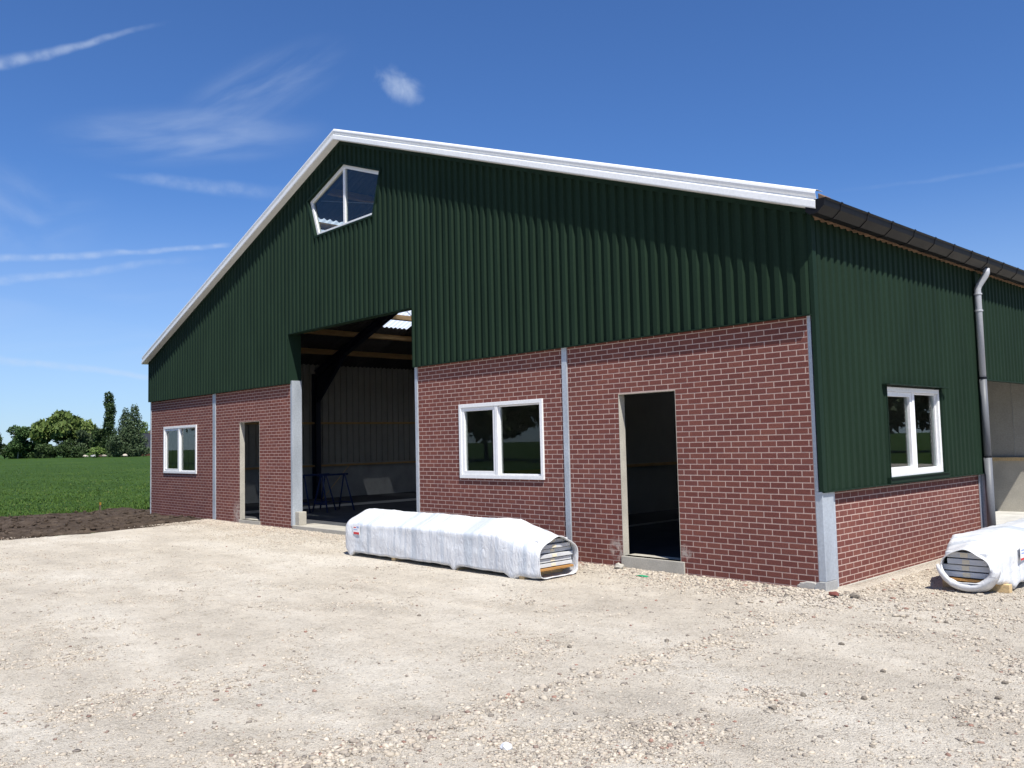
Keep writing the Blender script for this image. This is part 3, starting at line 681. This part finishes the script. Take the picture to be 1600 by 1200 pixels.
# corrugated sheet ends over the eave board
def wave(y): return .024*math.cos(2*math.pi*y/.177)
pts = np.arange(0, 20, .177/8)
def wsheet(name, pts, x0, x1, z0, z1, th, mat):
    mb = MB(); vs = []
    for y in pts:
        w = wave(y); vs += [(x0, y, z0+w), (x1, y, z1+w), (x1, y, z1+w-th), (x0, y, z0+w-th)]
    fs = []
    for i in range(len(pts)-1):
        for k in range(4): fs.append((4*i+k, 4*i+(k+1) % 4, 4*i+4+(k+1) % 4, 4*i+4+k))
    fs += [(0, 1, 2, 3), tuple(4*(len(pts)-1)+k for k in (3, 2, 1, 0))]
    return bp(mb.add(vs, fs), name, mat, fix=True)
wsheet('eave_filler', pts, .116, .185, 4.492, 4.484, .016, 'fibre_edge')
dp = bp(MB().tube([(.33, 5.50, 4.47), (.33, 5.50, 4.40), (.31, 5.495, 4.35), (.21, 5.475, 4.20), (.19, 5.47, 4.14), (.19, 5.47, 2.64)], .052, 16), 'downpipe', 'pipe_grey', smooth=True)
for z0, z1, r_ in ((1.34, 2.66, .056), (-.2, 1.36, .062)):
    o = MB().tube([(.19, 5.47, z0), (.19, 5.47, z1)], r_, 16).build('pipe_section', 'pipe_dark', None, 0, True); o.parent = dp
for z in (4.06, 3.78, 2.66, 1.36):
    o = MB().tube([(.19, 5.47, z-.012), (.19, 5.47, z+.012)], .064, 16).build('pipe_collar', 'pipe_grey' if z > 3 else 'gutter_dark', None, .002); o.parent = dp
    if z < 3.9: o2 = MB().box(.09, .15, 5.455, 5.485, z-.008, z+.008).build('pipe_bracket', 'gutter_dark'); o2.parent = dp

# roof: corrugated sheets, skylights
ZR = .12
def roof_side(sgn, skys):
    x0 = XC; x1 = XC+sgn*(10.84 if sgn > 0 else 11.03)
    ys = np.arange(-.19, LEN+.1, .177/6); mb = MB(); sk = {}
    def z(x, y): return ztop(x)+ZR+wave(y)*.9
    def quad(m, xa, xb, ya, yb): m.add([(xa, ya, z(xa, ya)), (xb, ya, z(xb, ya)), (xb, yb, z(xb, yb)), (xa, yb, z(xa, yb))], [(0, 1, 2, 3)])
    for ya, yb in zip(ys[:-1], ys[1:]):
        m = (ya+yb)/2; hit = None
        for i, (s0, s1, sa, sb) in enumerate(skys):
            if s0 < m < s1: hit = (i, sa, sb)
        if hit is None: quad(mb, x0, x1, ya, yb)
        else:
            i, sa, sb = hit; quad(mb, x0, sa, ya, yb); quad(mb, sb, x1, ya, yb); quad(sk.setdefault(i, MB()), sa, sb, ya, yb)
    o = bp(mb, 'roof', 'roof_sheet', smooth=True); so_ = o.modifiers.new('t', 'SOLIDIFY'); so_.thickness = .008
    for m in sk.values():
        s_ = m.build('skylight', 'skylight', None, 0, True); s_.parent = o
    return o
roof_side(-1, [(.8+5.4*k, 2.0+5.4*k, -13.4, -18.35) for k in range(6)])
roof_side(1, [(.8+5.4*k, 2.0+5.4*k, -7.7, -2.8) for k in range(2, 6)])
bp(MB().prism([(XC-.3, ztop(XC-.3)+.16), (XC, ztop(XC)+.19), (XC+.3, ztop(XC+.3)+.16), (XC+.3, ztop(XC+.3)+.172), (XC, ztop(XC)+.204), (XC-.3, ztop(XC-.3)+.172)], 'y', -.18, LEN), 'ridge_cap', 'roof_sheet')
for sgn in (-1, 1):
    for k in range(8):
        x = XC+sgn*(.30+1.316*k); zz = ztop(x)+ZR-.035
        mb = MB(); mb.bar((x, .04, zz-.095), (x, LEN-.1, zz-.095), .075, .17, (sgn*SLOPE, 0, 1)); bp(mb, 'purlin', 'timber')
for k in range(7):
    y = .19+5.32*k
    mb = MB()
    for sgn in (-1, 1):
        xw = XL+.33 if sgn < 0 else -.30; ze = ztop(xw)-.32; xa = XC; za = ztop(XC)-.32
        for dx, w in ((-.14, .016), (.14, .016)): mb.box(xw+dx-.008, xw+dx+.008, y-.09, y+.09, 0, ze+(.12 if sgn*dx < 0 else .05))
        mb.box(xw-.132, xw+.132, y-.006, y+.006, 0, ze)
        for off in (-.13, .13): mb.bar((xw, y, ze+off), (xa, y, za+off), .18, .016, (0, 0, 1))
        mb.bar((xw, y, ze), (xa, y, za), .012, .26, (0, 0, 1))
        if k:   # haunch under the eaves corner
            hx = xw-sgn*1.9; mb.add([(xw-sgn*.148, y-.06, ze-.95), (hx, y-.06, ztop(hx)-.46), (xw-sgn*.148, y-.06, ze-.1), (xw-sgn*.148, y+.06, ze-.95), (hx, y+.06, ztop(hx)-.46), (xw-sgn*.148, y+.06, ze-.1)], [(0, 1, 2), (5, 4, 3), (0, 3, 4, 1), (1, 4, 5, 2), (2, 5, 3, 0)])
    bp(mb, 'portal_frame', 'frame_steel')
for a, b in (((-19.9, .3, 4.95), (-16.4, 5.4, 6.2)), ((-12.4, .3, 7.55), (-9.0, 5.4, 7.4)), ((-16.4, 5.6, 6.2), (-19.9, 10.7, 4.95))):
    bp(MB().tube([a, b], .012, 6), 'brace_rod', 'galvanised')

# barn floor, outer walls, partitions
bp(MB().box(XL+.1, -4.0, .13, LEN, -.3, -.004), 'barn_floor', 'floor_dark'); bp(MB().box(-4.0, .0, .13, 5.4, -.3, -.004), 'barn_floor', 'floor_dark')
bp(MB().box(-18.0, -17.15, .6, LEN-1, -.01, .002), 'floor_strip', 'floor_light'); bp(MB().box(-6.35, -6.15, .6, 12, -.01, .002), 'floor_strip', 'concrete_grey')  # two paler strips running lengthwise on the dark floor
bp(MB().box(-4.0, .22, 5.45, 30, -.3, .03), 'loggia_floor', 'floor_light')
bp(MB().box(XL, XL+.15, .13, LEN, -.3, 1.2), 'concrete_wall', 'concrete_grey')
def inner_sheet(name, xf, y0, y1, z0, z1, dep=.02):
    mb = MB(); y = y0; vs = []
    while y < y1: vs += [(xf, y), (xf, y+.2), (xf+dep, y+.215), (xf+dep, y+.235)]; y += .25
    for (xa, ya), (xb, yb) in zip(vs[:-1], vs[1:]): mb.add([(xa, ya, z0), (xb, yb, z0), (xb, yb, z1), (xa, ya, z1)], [(0, 1, 2, 3)])
    o = bp(mb, name, 'wall_sheet', fix=False); s_ = o.modifiers.new('t', 'SOLIDIFY'); s_.thickness = .05; s_.offset = 1; return o
inner_sheet('wall_lining', XL+.11, .13, LEN, 1.2, 4.75)
for z in (1.12, 2.6): bp(MB().box(XL+.155, XL+.22, .3, LEN, z-.035, z+.035), 'wall_rail', 'timber')
bp(MB().box(-8.12, -8.0, .14, 24, 0, 4.6), 'partition', 'wall_sheet'); bp(MB().box(-8.0, -7.95, .4, 22, 1.12, 1.19), 'wall_rail', 'timber')
bp(MB().box(XL, -.05, LEN, LEN+.1, -.3, 8.4), 'rear_wall', 'wall_sheet')
bp(MB().box(-4.1, -4.0, 5.5, LEN, -.3, 5.6), 'partition', 'wall_sheet')
bp(MB().box(-4.0, .03, 5.44, 5.56, -.3, 4.6), 'partition', 'wall_sheet')
bp(MB().box(-4.0, .0, 10.8, 10.92, .0, 1.14), 'concrete_wall', 'concrete'); bp(MB().box(-4.0, .0, 10.83, 10.9, 1.14, 4.6), 'wall_lining', 'wall_sheet')
for k in range(4): bp(MB().box(-.99-1.0*k, -1.0-1.0*k+.002, 10.822, 10.829, 1.14, 4.6), 'panel_joint', 'concrete_grey')
bp(MB().box(-4.0, .02, 10.74, 10.80, 1.13, 1.20), 'wall_rail', 'timber_pale')
bp(MB().box(-.05, .03, 10.92, LEN, -.3, 4.55), 'side_wall', 'wall_sheet'); bp(MB().box(.0, .05, .28, 5.44, 1.19, 1.20), 'panel_cap', 'concrete_grey')
inn = slab(.02, 5.44, 1.2, 4.55, [SIDE_W], .0, .03, 'x'); part(link('wall_lining', inn, None, 'wall_sheet'))

# ------------------------------------------------------------------ plastic-wrapped panel bundles
def ringloft(sections, close_first=True):
    n_ = len(sections[0]); mb = MB(); vs = [v for s_ in sections for v in s_]; fs = []
    for i in range(len(sections)-1):
        for k in range(n_): fs.append((i*n_+k, i*n_+(k+1) % n_, (i+1)*n_+(k+1) % n_, (i+1)*n_+k))
    if close_first: fs.append(tuple(range(n_)))
    return mb.add(vs, fs)
def resample(poly, n_):
    P_ = [Vector(p_) for p_ in poly]; P_.append(P_[0]); L_ = [0]
    for a, b in zip(P_[:-1], P_[1:]): L_.append(L_[-1]+(b-a).length)
    out = []
    for k in range(n_):
        t = L_[-1]*k/n_
        for i in range(len(P_)-1):
            if L_[i] <= t <= L_[i+1]: f = (t-L_[i])/max(1e-9, L_[i+1]-L_[i]); out.append(P_[i].lerp(P_[i+1], f)); break
    return out
def soften(pts, it):
    for _ in range(it): pts = [pts[i]*.5+(pts[i-1]+pts[(i+1) % len(pts)])*.25 for i in range(len(pts))]
    return pts
def bundle(name, loc, rz, label, Lx, wid, stack, ridge, fold, mouth, seed, npan, base_z=.0):
    """local frame: long axis x from 0 (closed end) to Lx (open end), y across, z up from the ground"""
    e = empty(name, loc, rz); tag(e, label, 'panel bundle', 'plastic-wrapped bundles of panels')
    h = wid/2; NS = 72
    def hem(x): return sum(.085*math.exp(-((x-q_)/ww)**2) for q_, ww in ((.22, .06), (Lx*.63, .05), (Lx-.52, .08)))
    def sec(x, w, f, r_, z0, it=0, sway=0.0):
        z0 -= hem(x)
        poly = [(-w, z0), (-w-.004, (z0+f)/2), (-w, f), (-w*.93, f+.022), (sway, r_), (w*.93, f+.022), (w, f), (w, z0)]
        ps = soften(resample(poly, NS), it); out = []
        for q_ in ps:
            k = fbm(x*2.4+seed, q_.x*4, q_.y*4, 3); k2 = fbm(x*9+seed, q_.x*3, q_.y*2.2, 3)
            out.append((x+.01*k2, q_.x+(.011*k+.006*k2)*(1 if q_.x > 0 else -1)*(1 if abs(q_.x) > w*.9 else .5), q_.y+.010*k+.004*k2))
        return out
    S_ = [sec(-.0, h*.80, fold*.86, ridge*.82, .10, 4), sec(.03, h*.94, fold*.95, ridge*.92, .09, 3), sec(.10, h, fold, ridge*.99, .085, 2)]
    x = .18
    while x < Lx-.75: S_.append(sec(x, h+.006*nz(x*3, seed), fold+.012*nz(x*1.3, seed, 2), ridge+.018*nz(x*1.1, seed, 4), .085+.012*nz(x*4, seed, 6), 0, .03*nz(x*.4, seed, 9))); x += .045
    for t in np.linspace(0, 1, 9):
        xx = Lx-.75+t*.62; w = h*(1-t)+mouth[0]*t+.02*math.sin(t*3.14); S_.append(sec(xx, w, fold*(1-t)+mouth[1]*.72*t, ridge*(1-t)+mouth[1]*t, .085*(1-t)+mouth[2]*t, int(t*9)))
    last = None
    for t in (.35, .7, 1.0):
        last = sec(Lx-.13+.13*t, mouth[0]*(1-.06*t), mouth[1]*(.70-.02*t), mouth[1]*(1-.03*t), mouth[2]+.02*t, 11); S_.append(last)
    inn_ = [(Lx-.012, y*.965, mouth[2]+(z-mouth[2])*.965+.008) for (_, y, z) in last]; inn2 = [(Lx-.10, y*.955, mouth[2]+(z-mouth[2])*.955+.008) for (_, y, z) in last]
    o = ringloft(S_).build('plastic_wrap', 'plastic_wrap', e, smooth=True)
    so_ = o.modifiers.new('t', 'SOLIDIFY'); so_.thickness = .004; so_.offset = -1
    MB().tube([Vector(v) for v in last]+[Vector(last[0])], .007, 8).build('rolled_edge', 'film_white', e, smooth=True)
    pw = mouth[0]*.90; z = .165
    th = (mouth[1]*.86-z)/npan
    for k in range(npan):
        inset_ = random.uniform(-.03, .03); x1 = Lx-.09+random.uniform(-.035, .035); w_ = pw*(1 if k < npan-2 else .84)
        pn = MB().box(.25, x1, -w_+inset_, w_+inset_*.3, z+.007, z+th-.007).build('panel', 'panel_grey', e, .003)
        MB().box(x1, x1+.003, -.055+inset_, .03+inset_, z+.014, z+th-.012).build('tag', 'tag_cream', pn)
        z += th
    for x0 in (.2, Lx*.3, Lx*.63, Lx-.34):
        MB().box(x0-.05, x0+.05, -h*.93, h*.93, .0, .10).build('bearer', 'timber_pale', e, .004)
    for k in range(3): MB().box(.15, Lx-.16, -pw+k*pw*.8, -pw+k*pw*.8+.12, .102, .128).build('pallet_board', 'timber_orange', e, .003)
    MB().box(Lx-.22, Lx-.07, -pw, pw, .130, .160).build('pallet_board', 'timber_orange', e, .003)
    return e, h
PL = 4.78
e1, h1 = bundle('panel_bundle', (-8.02, -1.22, -.135), R(.6), 'long white plastic-wrapped panel bundle lying between the big doorway and brick door', PL, .88, .5, .80, .585, (.415, .64, .02), 3.3, 6)
def sticker(e, x, y, z, w, hgt, side, parts):
    o = MB().box(x, x+w, y-.0015, y+.0015, z, z+hgt).build('label', 'label_white', e)
    for (u0, u1, v0, v1, m) in parts: MB().box(x+u0*w, x+u1*w, y+side*.0015, y+side*.003, z+v0*hgt, z+v1*hgt).build('print', m, o)
sticker(e1, .34, -h1-.022, .40, .20, .17, -1, [(.08, .92, .0, .22, 'label_red'), (.1, .45, .62, .72, 'label_red'), (.1, .7, .42, .5, 'label_blue'), (.55, .9, .62, .8, 'label_blue')])
e2, h2 = bundle('panel_bundle', (1.25, 6.15, -.155), R(-90), 'white plastic-wrapped panel bundle beside the barn wall and grey downpipe', 4.95, .82, .5, .66, .58, (.30, .56, .10), 8.1, 4)
# loose film drooping below its torn mouth
mb = MB(); vs = []; nu, nv = 16, 7
for j in range(nv+1):
    t = j/nv
    for i in range(nu+1):
        a = math.pi*(1.02+.96*i/nu); rr = .275+.05*math.sin(t*math.pi*.8); droop = math.sin(math.pi*i/nu)*.08*t
        wr = .012*fbm(i*.7, t*3, 2.2, 3); vs.append((4.95-.015+.07*math.sin(t*2.4)-.17*t*t+wr, math.cos(a)*(rr+.05*t*t)+wr, .33+math.sin(a)*(.215+.115*t)-droop*.35+wr))
for j in range(nv):
    for i in range(nu): k = j*(nu+1)+i; mb.f.append((k, k+1, k+nu+2, k+nu+1))
mb.v = [(x, y, max(z, .015)) for x, y, z in vs]; o = mb.build('film_flap', 'film_white', e2, smooth=True); o.modifiers.new('t', 'SOLIDIFY').thickness = .004
sticker(e2, 4.02, h2+.022, .36, .34, .18, 1, [(.0, 1, .0, .14, 'label_red'), (.12, .42, .4, .85, 'label_blue'), (.55, .9, .6, .7, 'label_blue'), (.55, .9, .4, .5, 'label_blue')])

# ------------------------------------------------------------------ trestles and a lath inside the doorway
def trestle(loc, rz, label):
    e = empty('trestle', loc, rz); tag(e, label, 'trestle', 'blue steel trestles inside the barn')
    Lb, H = 1.02, 1.03
    MB().box(-Lb/2, Lb/2, -.025, .025, H-.05, H).build('top_beam', 'trestle_blue', e, .003)
    for sx in (-1, 1):
        for sy in (-1, 1):
            MB().tube([(sx*(Lb/2-.12), sy*.02, H-.03), (sx*(Lb/2-.05), sy*.33, .0)], .021, 8).build('leg', 'trestle_blue', e, 0, True)
        MB().bar((sx*(Lb/2-.065), -.235, .23), (sx*(Lb/2-.065), .235, .23), .02, .03).build('cross_bar', 'trestle_blue', e)
    MB().tube([(-Lb/2+.07, .23, .24), (Lb/2-.07, .23, .24)], .013, 8).build('stretcher', 'trestle_blue', e, 0, True)
    return e
trestle((-16.2, 2.55, -.004), R(100), 'blue steel trestle nearer the grey door post inside the doorway')
trestle((-15.7, 2.83, -.004), R(97), 'blue steel trestle standing farther into the barn from the grey door post')
o = MB().tube([(-20.75, 5.5, .012), (-21.24, 6.85, 1.08)], .016, 6).build('lath', 'timber_pale'); tag(o, 'thin pale wooden lath leaning on the inner barn wall', 'lath')

# ------------------------------------------------------------------ small loose things
def lump(name, loc, s, seed, mat, label, cat, group=None, flat=.6):
    bm = bmesh.new(); bmesh.ops.create_icosphere(bm, subdivisions=2 if name != 'stone' else 1, radius=1)
    for v in bm.verts:
        k = 1+.38*nz(v.co.x*1.3+seed, v.co.y*1.3, v.co.z*1.3)+.12*nz(v.co.x*4+seed, v.co.y*4, v.co.z*4); v.co = Vector((v.co.x*s[0]*k, v.co.y*s[1]*k, max(v.co.z*s[2]*k, -s[2]*.4)))
    me = bpy.data.meshes.new(name); bm.to_mesh(me); bm.free(); o = link(name, me, None, mat); o.location = loc; tag(o, label, cat, group); return o
def pix(u, v, z=-.115):
    d = fw+rt*((u-800)/FPX)-up*((v-600)/FPX); q_ = CAM+d*((z-CAM.z)/d.z); return q_.x, q_.y
def at(x, y, dz): return (x, y, yard_z(x, y)+dz)
lump('rubble_lump', at(-3.02, -.15, .03), (.085, .06, .05), 1.0, 'concrete', 'white concrete lump at the foot of the brick door sill', 'rubble')
lump('brick_shard', at(.28, -.20, .02), (.07, .05, .03), 3.0, 'brick', 'red brick shard beside the corner post footing', 'rubble')
lump('rubble_lump', at(.46, -.06, .03), (.055, .045, .032), 4.0, 'dark_stone', 'brown earth-stained lump beside the corner post footing', 'rubble')
lump('plastic_scrap', at(-2.35, -.45, .012), (.09, .035, .012), 5.0, 'green_plastic', 'scrap of bright green plastic lying below the brick door sill', 'scrap')
lump('film_scrap', at(*pix(791, 1172), .012), (.038, .034, .024), 6.0, 'film_white', 'crumpled scrap of clear white film on the open gravel', 'scrap')
GREY = 'dark grey stone lying loose on the open gravel'
for i, (u, v) in enumerate(((1315, 1008), (1478, 974), (1380, 1050), (1255, 1088), (1570, 1068), (1350, 1093), (1208, 1110), (890, 1012), (655, 962), (1042, 1003), (1560, 1092), (1498, 1062))):
    d = fw+rt*((u-800)/FPX)-up*((v-600)/FPX); t = (-.115-CAM.z)/d.z; q_ = CAM+d*t
    lump('stone', (q_.x, q_.y, yard_z(q_.x, q_.y)+.008), (random.uniform(.022, .036), random.uniform(.018, .028), .018), 10.+i, 'dark_stone', GREY, 'stone', 'grey stones on the yard')
st = MB().box(-.022, .022, -.022, .022, -.1, .33).build('marker_stake', 'bark', None, .003); st.location = (-22.9, -1.0, -.1); tag(st, 'short wooden marker stake with a yellow top at the meadow edge', 'stake')
MB().box(-.024, .024, -.024, .024, .25, .335).build('painted_top', 'paint_yellow', st)

# ------------------------------------------------------------------ trees and house beyond the meadow
def crown_mesh(name, lobes, n, leaf_, mat, droop=0.0, seed=1, shell=.55):
    """leaf clumps spread through ellipsoid lobes (cx,cy,cz,rx,ry,rz)"""
    r_ = np.random.default_rng(seed); vol = np.array([l[3]*l[4]*l[5] for l in lobes])**.8; idx = r_.choice(len(lobes), n, p=vol/vol.sum()); Lb = np.array(lobes)[idx]
    d = r_.standard_normal((n, 3)); d /= np.linalg.norm(d, axis=1)[:, None]; rad = (shell+(1-shell)*r_.random(n))[:, None]
    rad *= 1+.16*np.sin(d[:, :1]*7+idx[:, None])*np.cos(d[:, 2:]*6+idx[:, None]*2)
    c = Lb[:, :3]+d*rad*Lb[:, 3:]; s = leaf_*r_.uniform(.5, 1.3, n)
    a = r_.standard_normal((n, 3))+np.array([0, 0, -droop*2]); a /= np.linalg.norm(a, axis=1)[:, None]
    b = np.cross(a, r_.standard_normal((n, 3))); b /= np.linalg.norm(b, axis=1)[:, None]
    a = a*s[:, None]*(1+droop); b = b*s[:, None]*.62
    V = np.stack([c-a, c+b, c+a, c-b], 1).reshape(-1, 3); me = bpy.data.meshes.new(name); me.vertices.add(4*n); me.vertices.foreach_set('co', V.ravel())
    me.loops.add(4*n); me.loops.foreach_set('vertex_index', np.arange(4*n)); me.polygons.add(n); me.polygons.foreach_set('loop_start', np.arange(0, 4*n, 4)); me.update(); me.materials.append(MATS[mat]); return me
def far(u, dist, dz=0.0):
    d = fw+rt*((u-800)/FPX)-up*((705-600)/FPX); q_ = CAM+d*dist; return (q_.x, q_.y, -.17)
SCN = 2.6
def tree(name, u, dist, hpx, wpx, kind, mat, label, cat='tree', n=2600, group='trees beyond the meadow', seed=1, trunkmat='bark', base=0.12):
    k = dist/FPX; H = hpx*k; W = wpx*k/2; e = empty(name, far(u, dist), random.uniform(0, 6)); tag(e, label, cat, group)
    r_ = random.Random(seed); lobes = []
    if kind == 'round':
        for i in range(13): a = r_.uniform(0, 6.28); q_ = r_.random()**.6*.62; zz = r_.uniform(.18, .80); f = 1-.5*abs(zz-.55); lobes.append((W*q_*math.cos(a)*f*1.1, W*q_*math.sin(a)*f*1.1, H*zz, W*r_.uniform(.3, .46), W*r_.uniform(.3, .46), H*r_.uniform(.11, .19)))
    elif kind == 'willow':
        for i in range(20): a = r_.uniform(0, 6.28); q_ = r_.random()**.5*.74; top = H*(.86-.42*q_*q_); lobes.append((W*q_*math.cos(a), W*q_*math.sin(a), top*r_.uniform(.62, .95), W*r_.uniform(.22, .34), W*r_.uniform(.22, .34), H*r_.uniform(.13, .24)))
    elif kind == 'column':
        for i in range(16): zz = i/15; lobes.append((W*r_.uniform(-.25, .25), W*r_.uniform(-.25, .25), H*(.10+.84*zz), W*(1.15-.5*abs(zz-.5)), W*(1.1-.3*zz), H*.075))
    elif kind == 'cone':
        for i in range(18): zz = i/17; lobes.append((W*r_.uniform(-.4, .4)*(1-zz), W*r_.uniform(-.4, .4)*(1-zz), H*(.06+.88*zz), W*(1.12-.88*zz), W*(1.12-.88*zz), H*.085))
    else:
        for i in range(8): a = r_.uniform(0, 6.28); q_ = r_.random()*.6; lobes.append((W*q_*math.cos(a), W*q_*math.sin(a), H*r_.uniform(.15, .7), W*.5, W*.5, H*r_.uniform(.22, .36)))
    c_ = link('crown', crown_mesh('crown', lobes, int(n*SCN), max(.30, W*.062), mat, .5 if kind == 'willow' else 0, seed), e)
    mb = MB(); tw = max(.12, H*.017)
    mb.tube([(0, 0, -.3), (W*.03, 0, H*.2), (-W*.02, W*.03, H*.5), (0, 0, H*.82)], [tw, tw*.8, tw*.5, tw*.15], 8)
    for i in range(5): a = r_.uniform(0, 6.28); z0 = H*r_.uniform(.22, .5); mb.tube([(0, 0, z0), (W*.35*math.cos(a), W*.35*math.sin(a), z0+H*.14), (W*.6*math.cos(a), W*.6*math.sin(a), z0+H*.22)], [tw*.5, tw*.3, tw*.1], 6)
    mb.build('trunk', trunkmat, e, smooth=True); return e
tree('broadleaf_tree', -8, 340, 50, 44, 'round', 'leaf_dark', 'dark rounded tree at the far edge of the meadow beside the pale-trunked one', seed=3, n=2200)
tree('broadleaf_tree', 28, 330, 58, 54, 'round', 'leaf_mid', 'mid green tree with a thin pale trunk beyond the meadow', seed=4, n=2600, trunkmat='bark_pale')
tree('shrub', 57, 335, 28, 42, 'bush', 'leaf_mid', 'low green shrub between the pale-trunked tree and the willow', 'shrub', 1300, seed=5)
tree('willow_tree', 99, 330, 74, 98, 'willow', 'leaf_willow', 'broad yellow-green willow with drooping crown beyond the meadow', n=5200, seed=6)
tree('shrub', 78, 322, 24, 46, 'bush', 'leaf_dark', 'dark undergrowth under the yellow-green willow', 'shrub', 1300, seed=17)
tree('shrub', 108, 322, 30, 46, 'bush', 'leaf_dark', 'tall dark thicket under the right half of the willow', 'shrub', 1500, seed=27)
tree('shrub', 122, 300, 22, 27, 'bush', 'leaf_dark', 'dark rounded bush in front of the willow', 'shrub', 1300, seed=7)
tree('broadleaf_tree', 141, 325, 50, 52, 'round', 'leaf_grey', 'grey-green tree between the willow and the poplar', seed=8, n=2000)
tree('broadleaf_tree', 157, 315, 62, 46, 'round', 'leaf_dark', 'dark tree crowding the left foot of the tall poplar', seed=9, n=2400)
tree('poplar_tree', 171, 312, 101, 18, 'column', 'leaf_dark', 'tall slender dark poplar rising above the other trees', seed=10, n=3000)
tree('conifer_tree', 196, 298, 76, 44, 'cone', 'leaf_grey', 'grey-green pointed tree beside the tall poplar', seed=11, n=3000)
tree('conifer_tree', 210, 292, 82, 46, 'cone', 'leaf_grey', 'grey-green pointed tree in front of the dark house roof', seed=12, n=3200)
tree('shrub', 181, 288, 40, 34, 'bush', 'leaf_grey', 'grey-green bush below the poplar and pointed trees', 'shrub', 1500, seed=13)
tree('broadleaf_tree', 230, 352, 58, 30, 'round', 'leaf_light', 'light green tree behind the dark house roof', seed=14, n=1600)
tree('shrub', 152, 286, 19, 26, 'bush', 'leaf_light', 'light green shrub beside the pale stone heap', 'shrub', 1000, seed=15)
tree('broadleaf_tree', -62, 350, 46, 60, 'round', 'leaf_light', 'light green round tree beyond the dark rounded one', seed=40, n=1500)
tree('broadleaf_tree', -125, 345, 58, 66, 'round', 'leaf_mid', 'tall mid green tree beyond the light green round one', seed=41, n=1500)
tree('shrub', 40, 345, 20, 120, 'bush', 'leaf_mid', 'long low hedge of green undergrowth below the pale-trunked tree', 'shrub', 1800, seed=42)
tree('shrub', 190, 315, 26, 70, 'bush', 'leaf_dark', 'dark undergrowth filling the ground behind the pointed trees', 'shrub', 1800, seed=43)
# pale stone heap at the garden edge
for i, (u, mm) in enumerate(((134, 'stone'), (146, 'concrete_grey'), (158, 'soil'), (163, 'stone'), (196, 'stone'))):
    x, y, z = far(u, 284); lump('boulder', (x, y, .3), (.8+.3*(i % 2), .8, .5), 30.+i, mm, ('pale grey rock beside the dark rounded bush', 'whitish concrete-like rock in the garden-edge heap', 'brown earthy rock in the garden-edge heap', 'pale rock touching the brown earthy one', 'pale rock lying alone below the pointed trees')[i], 'rock', 'rocks at the garden edge')
hx, hy, hz = far(236, 330); hs = empty('house', (hx, hy, -.17), R(12)); tag(hs, 'distant brick house with dark tiled roof behind the pointed trees', 'house')
MB().box(-6, 14, -4, 4, 0, 3.0).build('wall', 'house_brick', hs)
MB().prism([(-4.6, 2.8), (0, 8.6), (4.6, 2.8)], 'x', -6.5, 14.5).build('roof', 'house_roof', hs)
for x in (-4.2, -1, 3, 7):
    w_ = MB().box(x, x+1.3, -4.06, -3.99, .9, 2.3).build('window', 'white_frame', hs); MB().box(x+.12, x+1.18, -4.09, -4.06, 1.02, 2.18).build('pane', 'glass', w_)
MB().box(-.4, .4, -.4, .4, 7.8, 9.6).build('chimney', 'house_brick', hs)

# trees standing around the yard, mirrored in the window panes
def copy_tree(src, loc, rz, sc, label):
    r_ = src.copy(); COL.objects.link(r_); r_.location = loc; r_.rotation_euler = (0, 0, rz); r_.scale = (sc,)*3; r_['label'] = label; r_['group'] = 'trees around the yard'
    for ch in src.children:
        c_ = ch.copy(); COL.objects.link(c_); c_.parent = r_
src = [o for o in bpy.data.objects if o.name.startswith('broadleaf_tree')]
for i in range(22):
    if i < 15: x, y = -112+6.2*i, -44-1.2*i+random.uniform(-4, 4)
    else: x, y = 18+8*(i-15), 92-6*(i-15)+random.uniform(-4, 4)
    copy_tree(src[i % 5], (x, y, -.17), i*1.3, 1.15+.3*random.random(), ('dark leafy', 'mid green', 'grey-green', 'blackish green', 'light green')[i % 5]+' tree in the row that borders the yard'+(' before the doors' if i < 15 else ' past the side wall'))
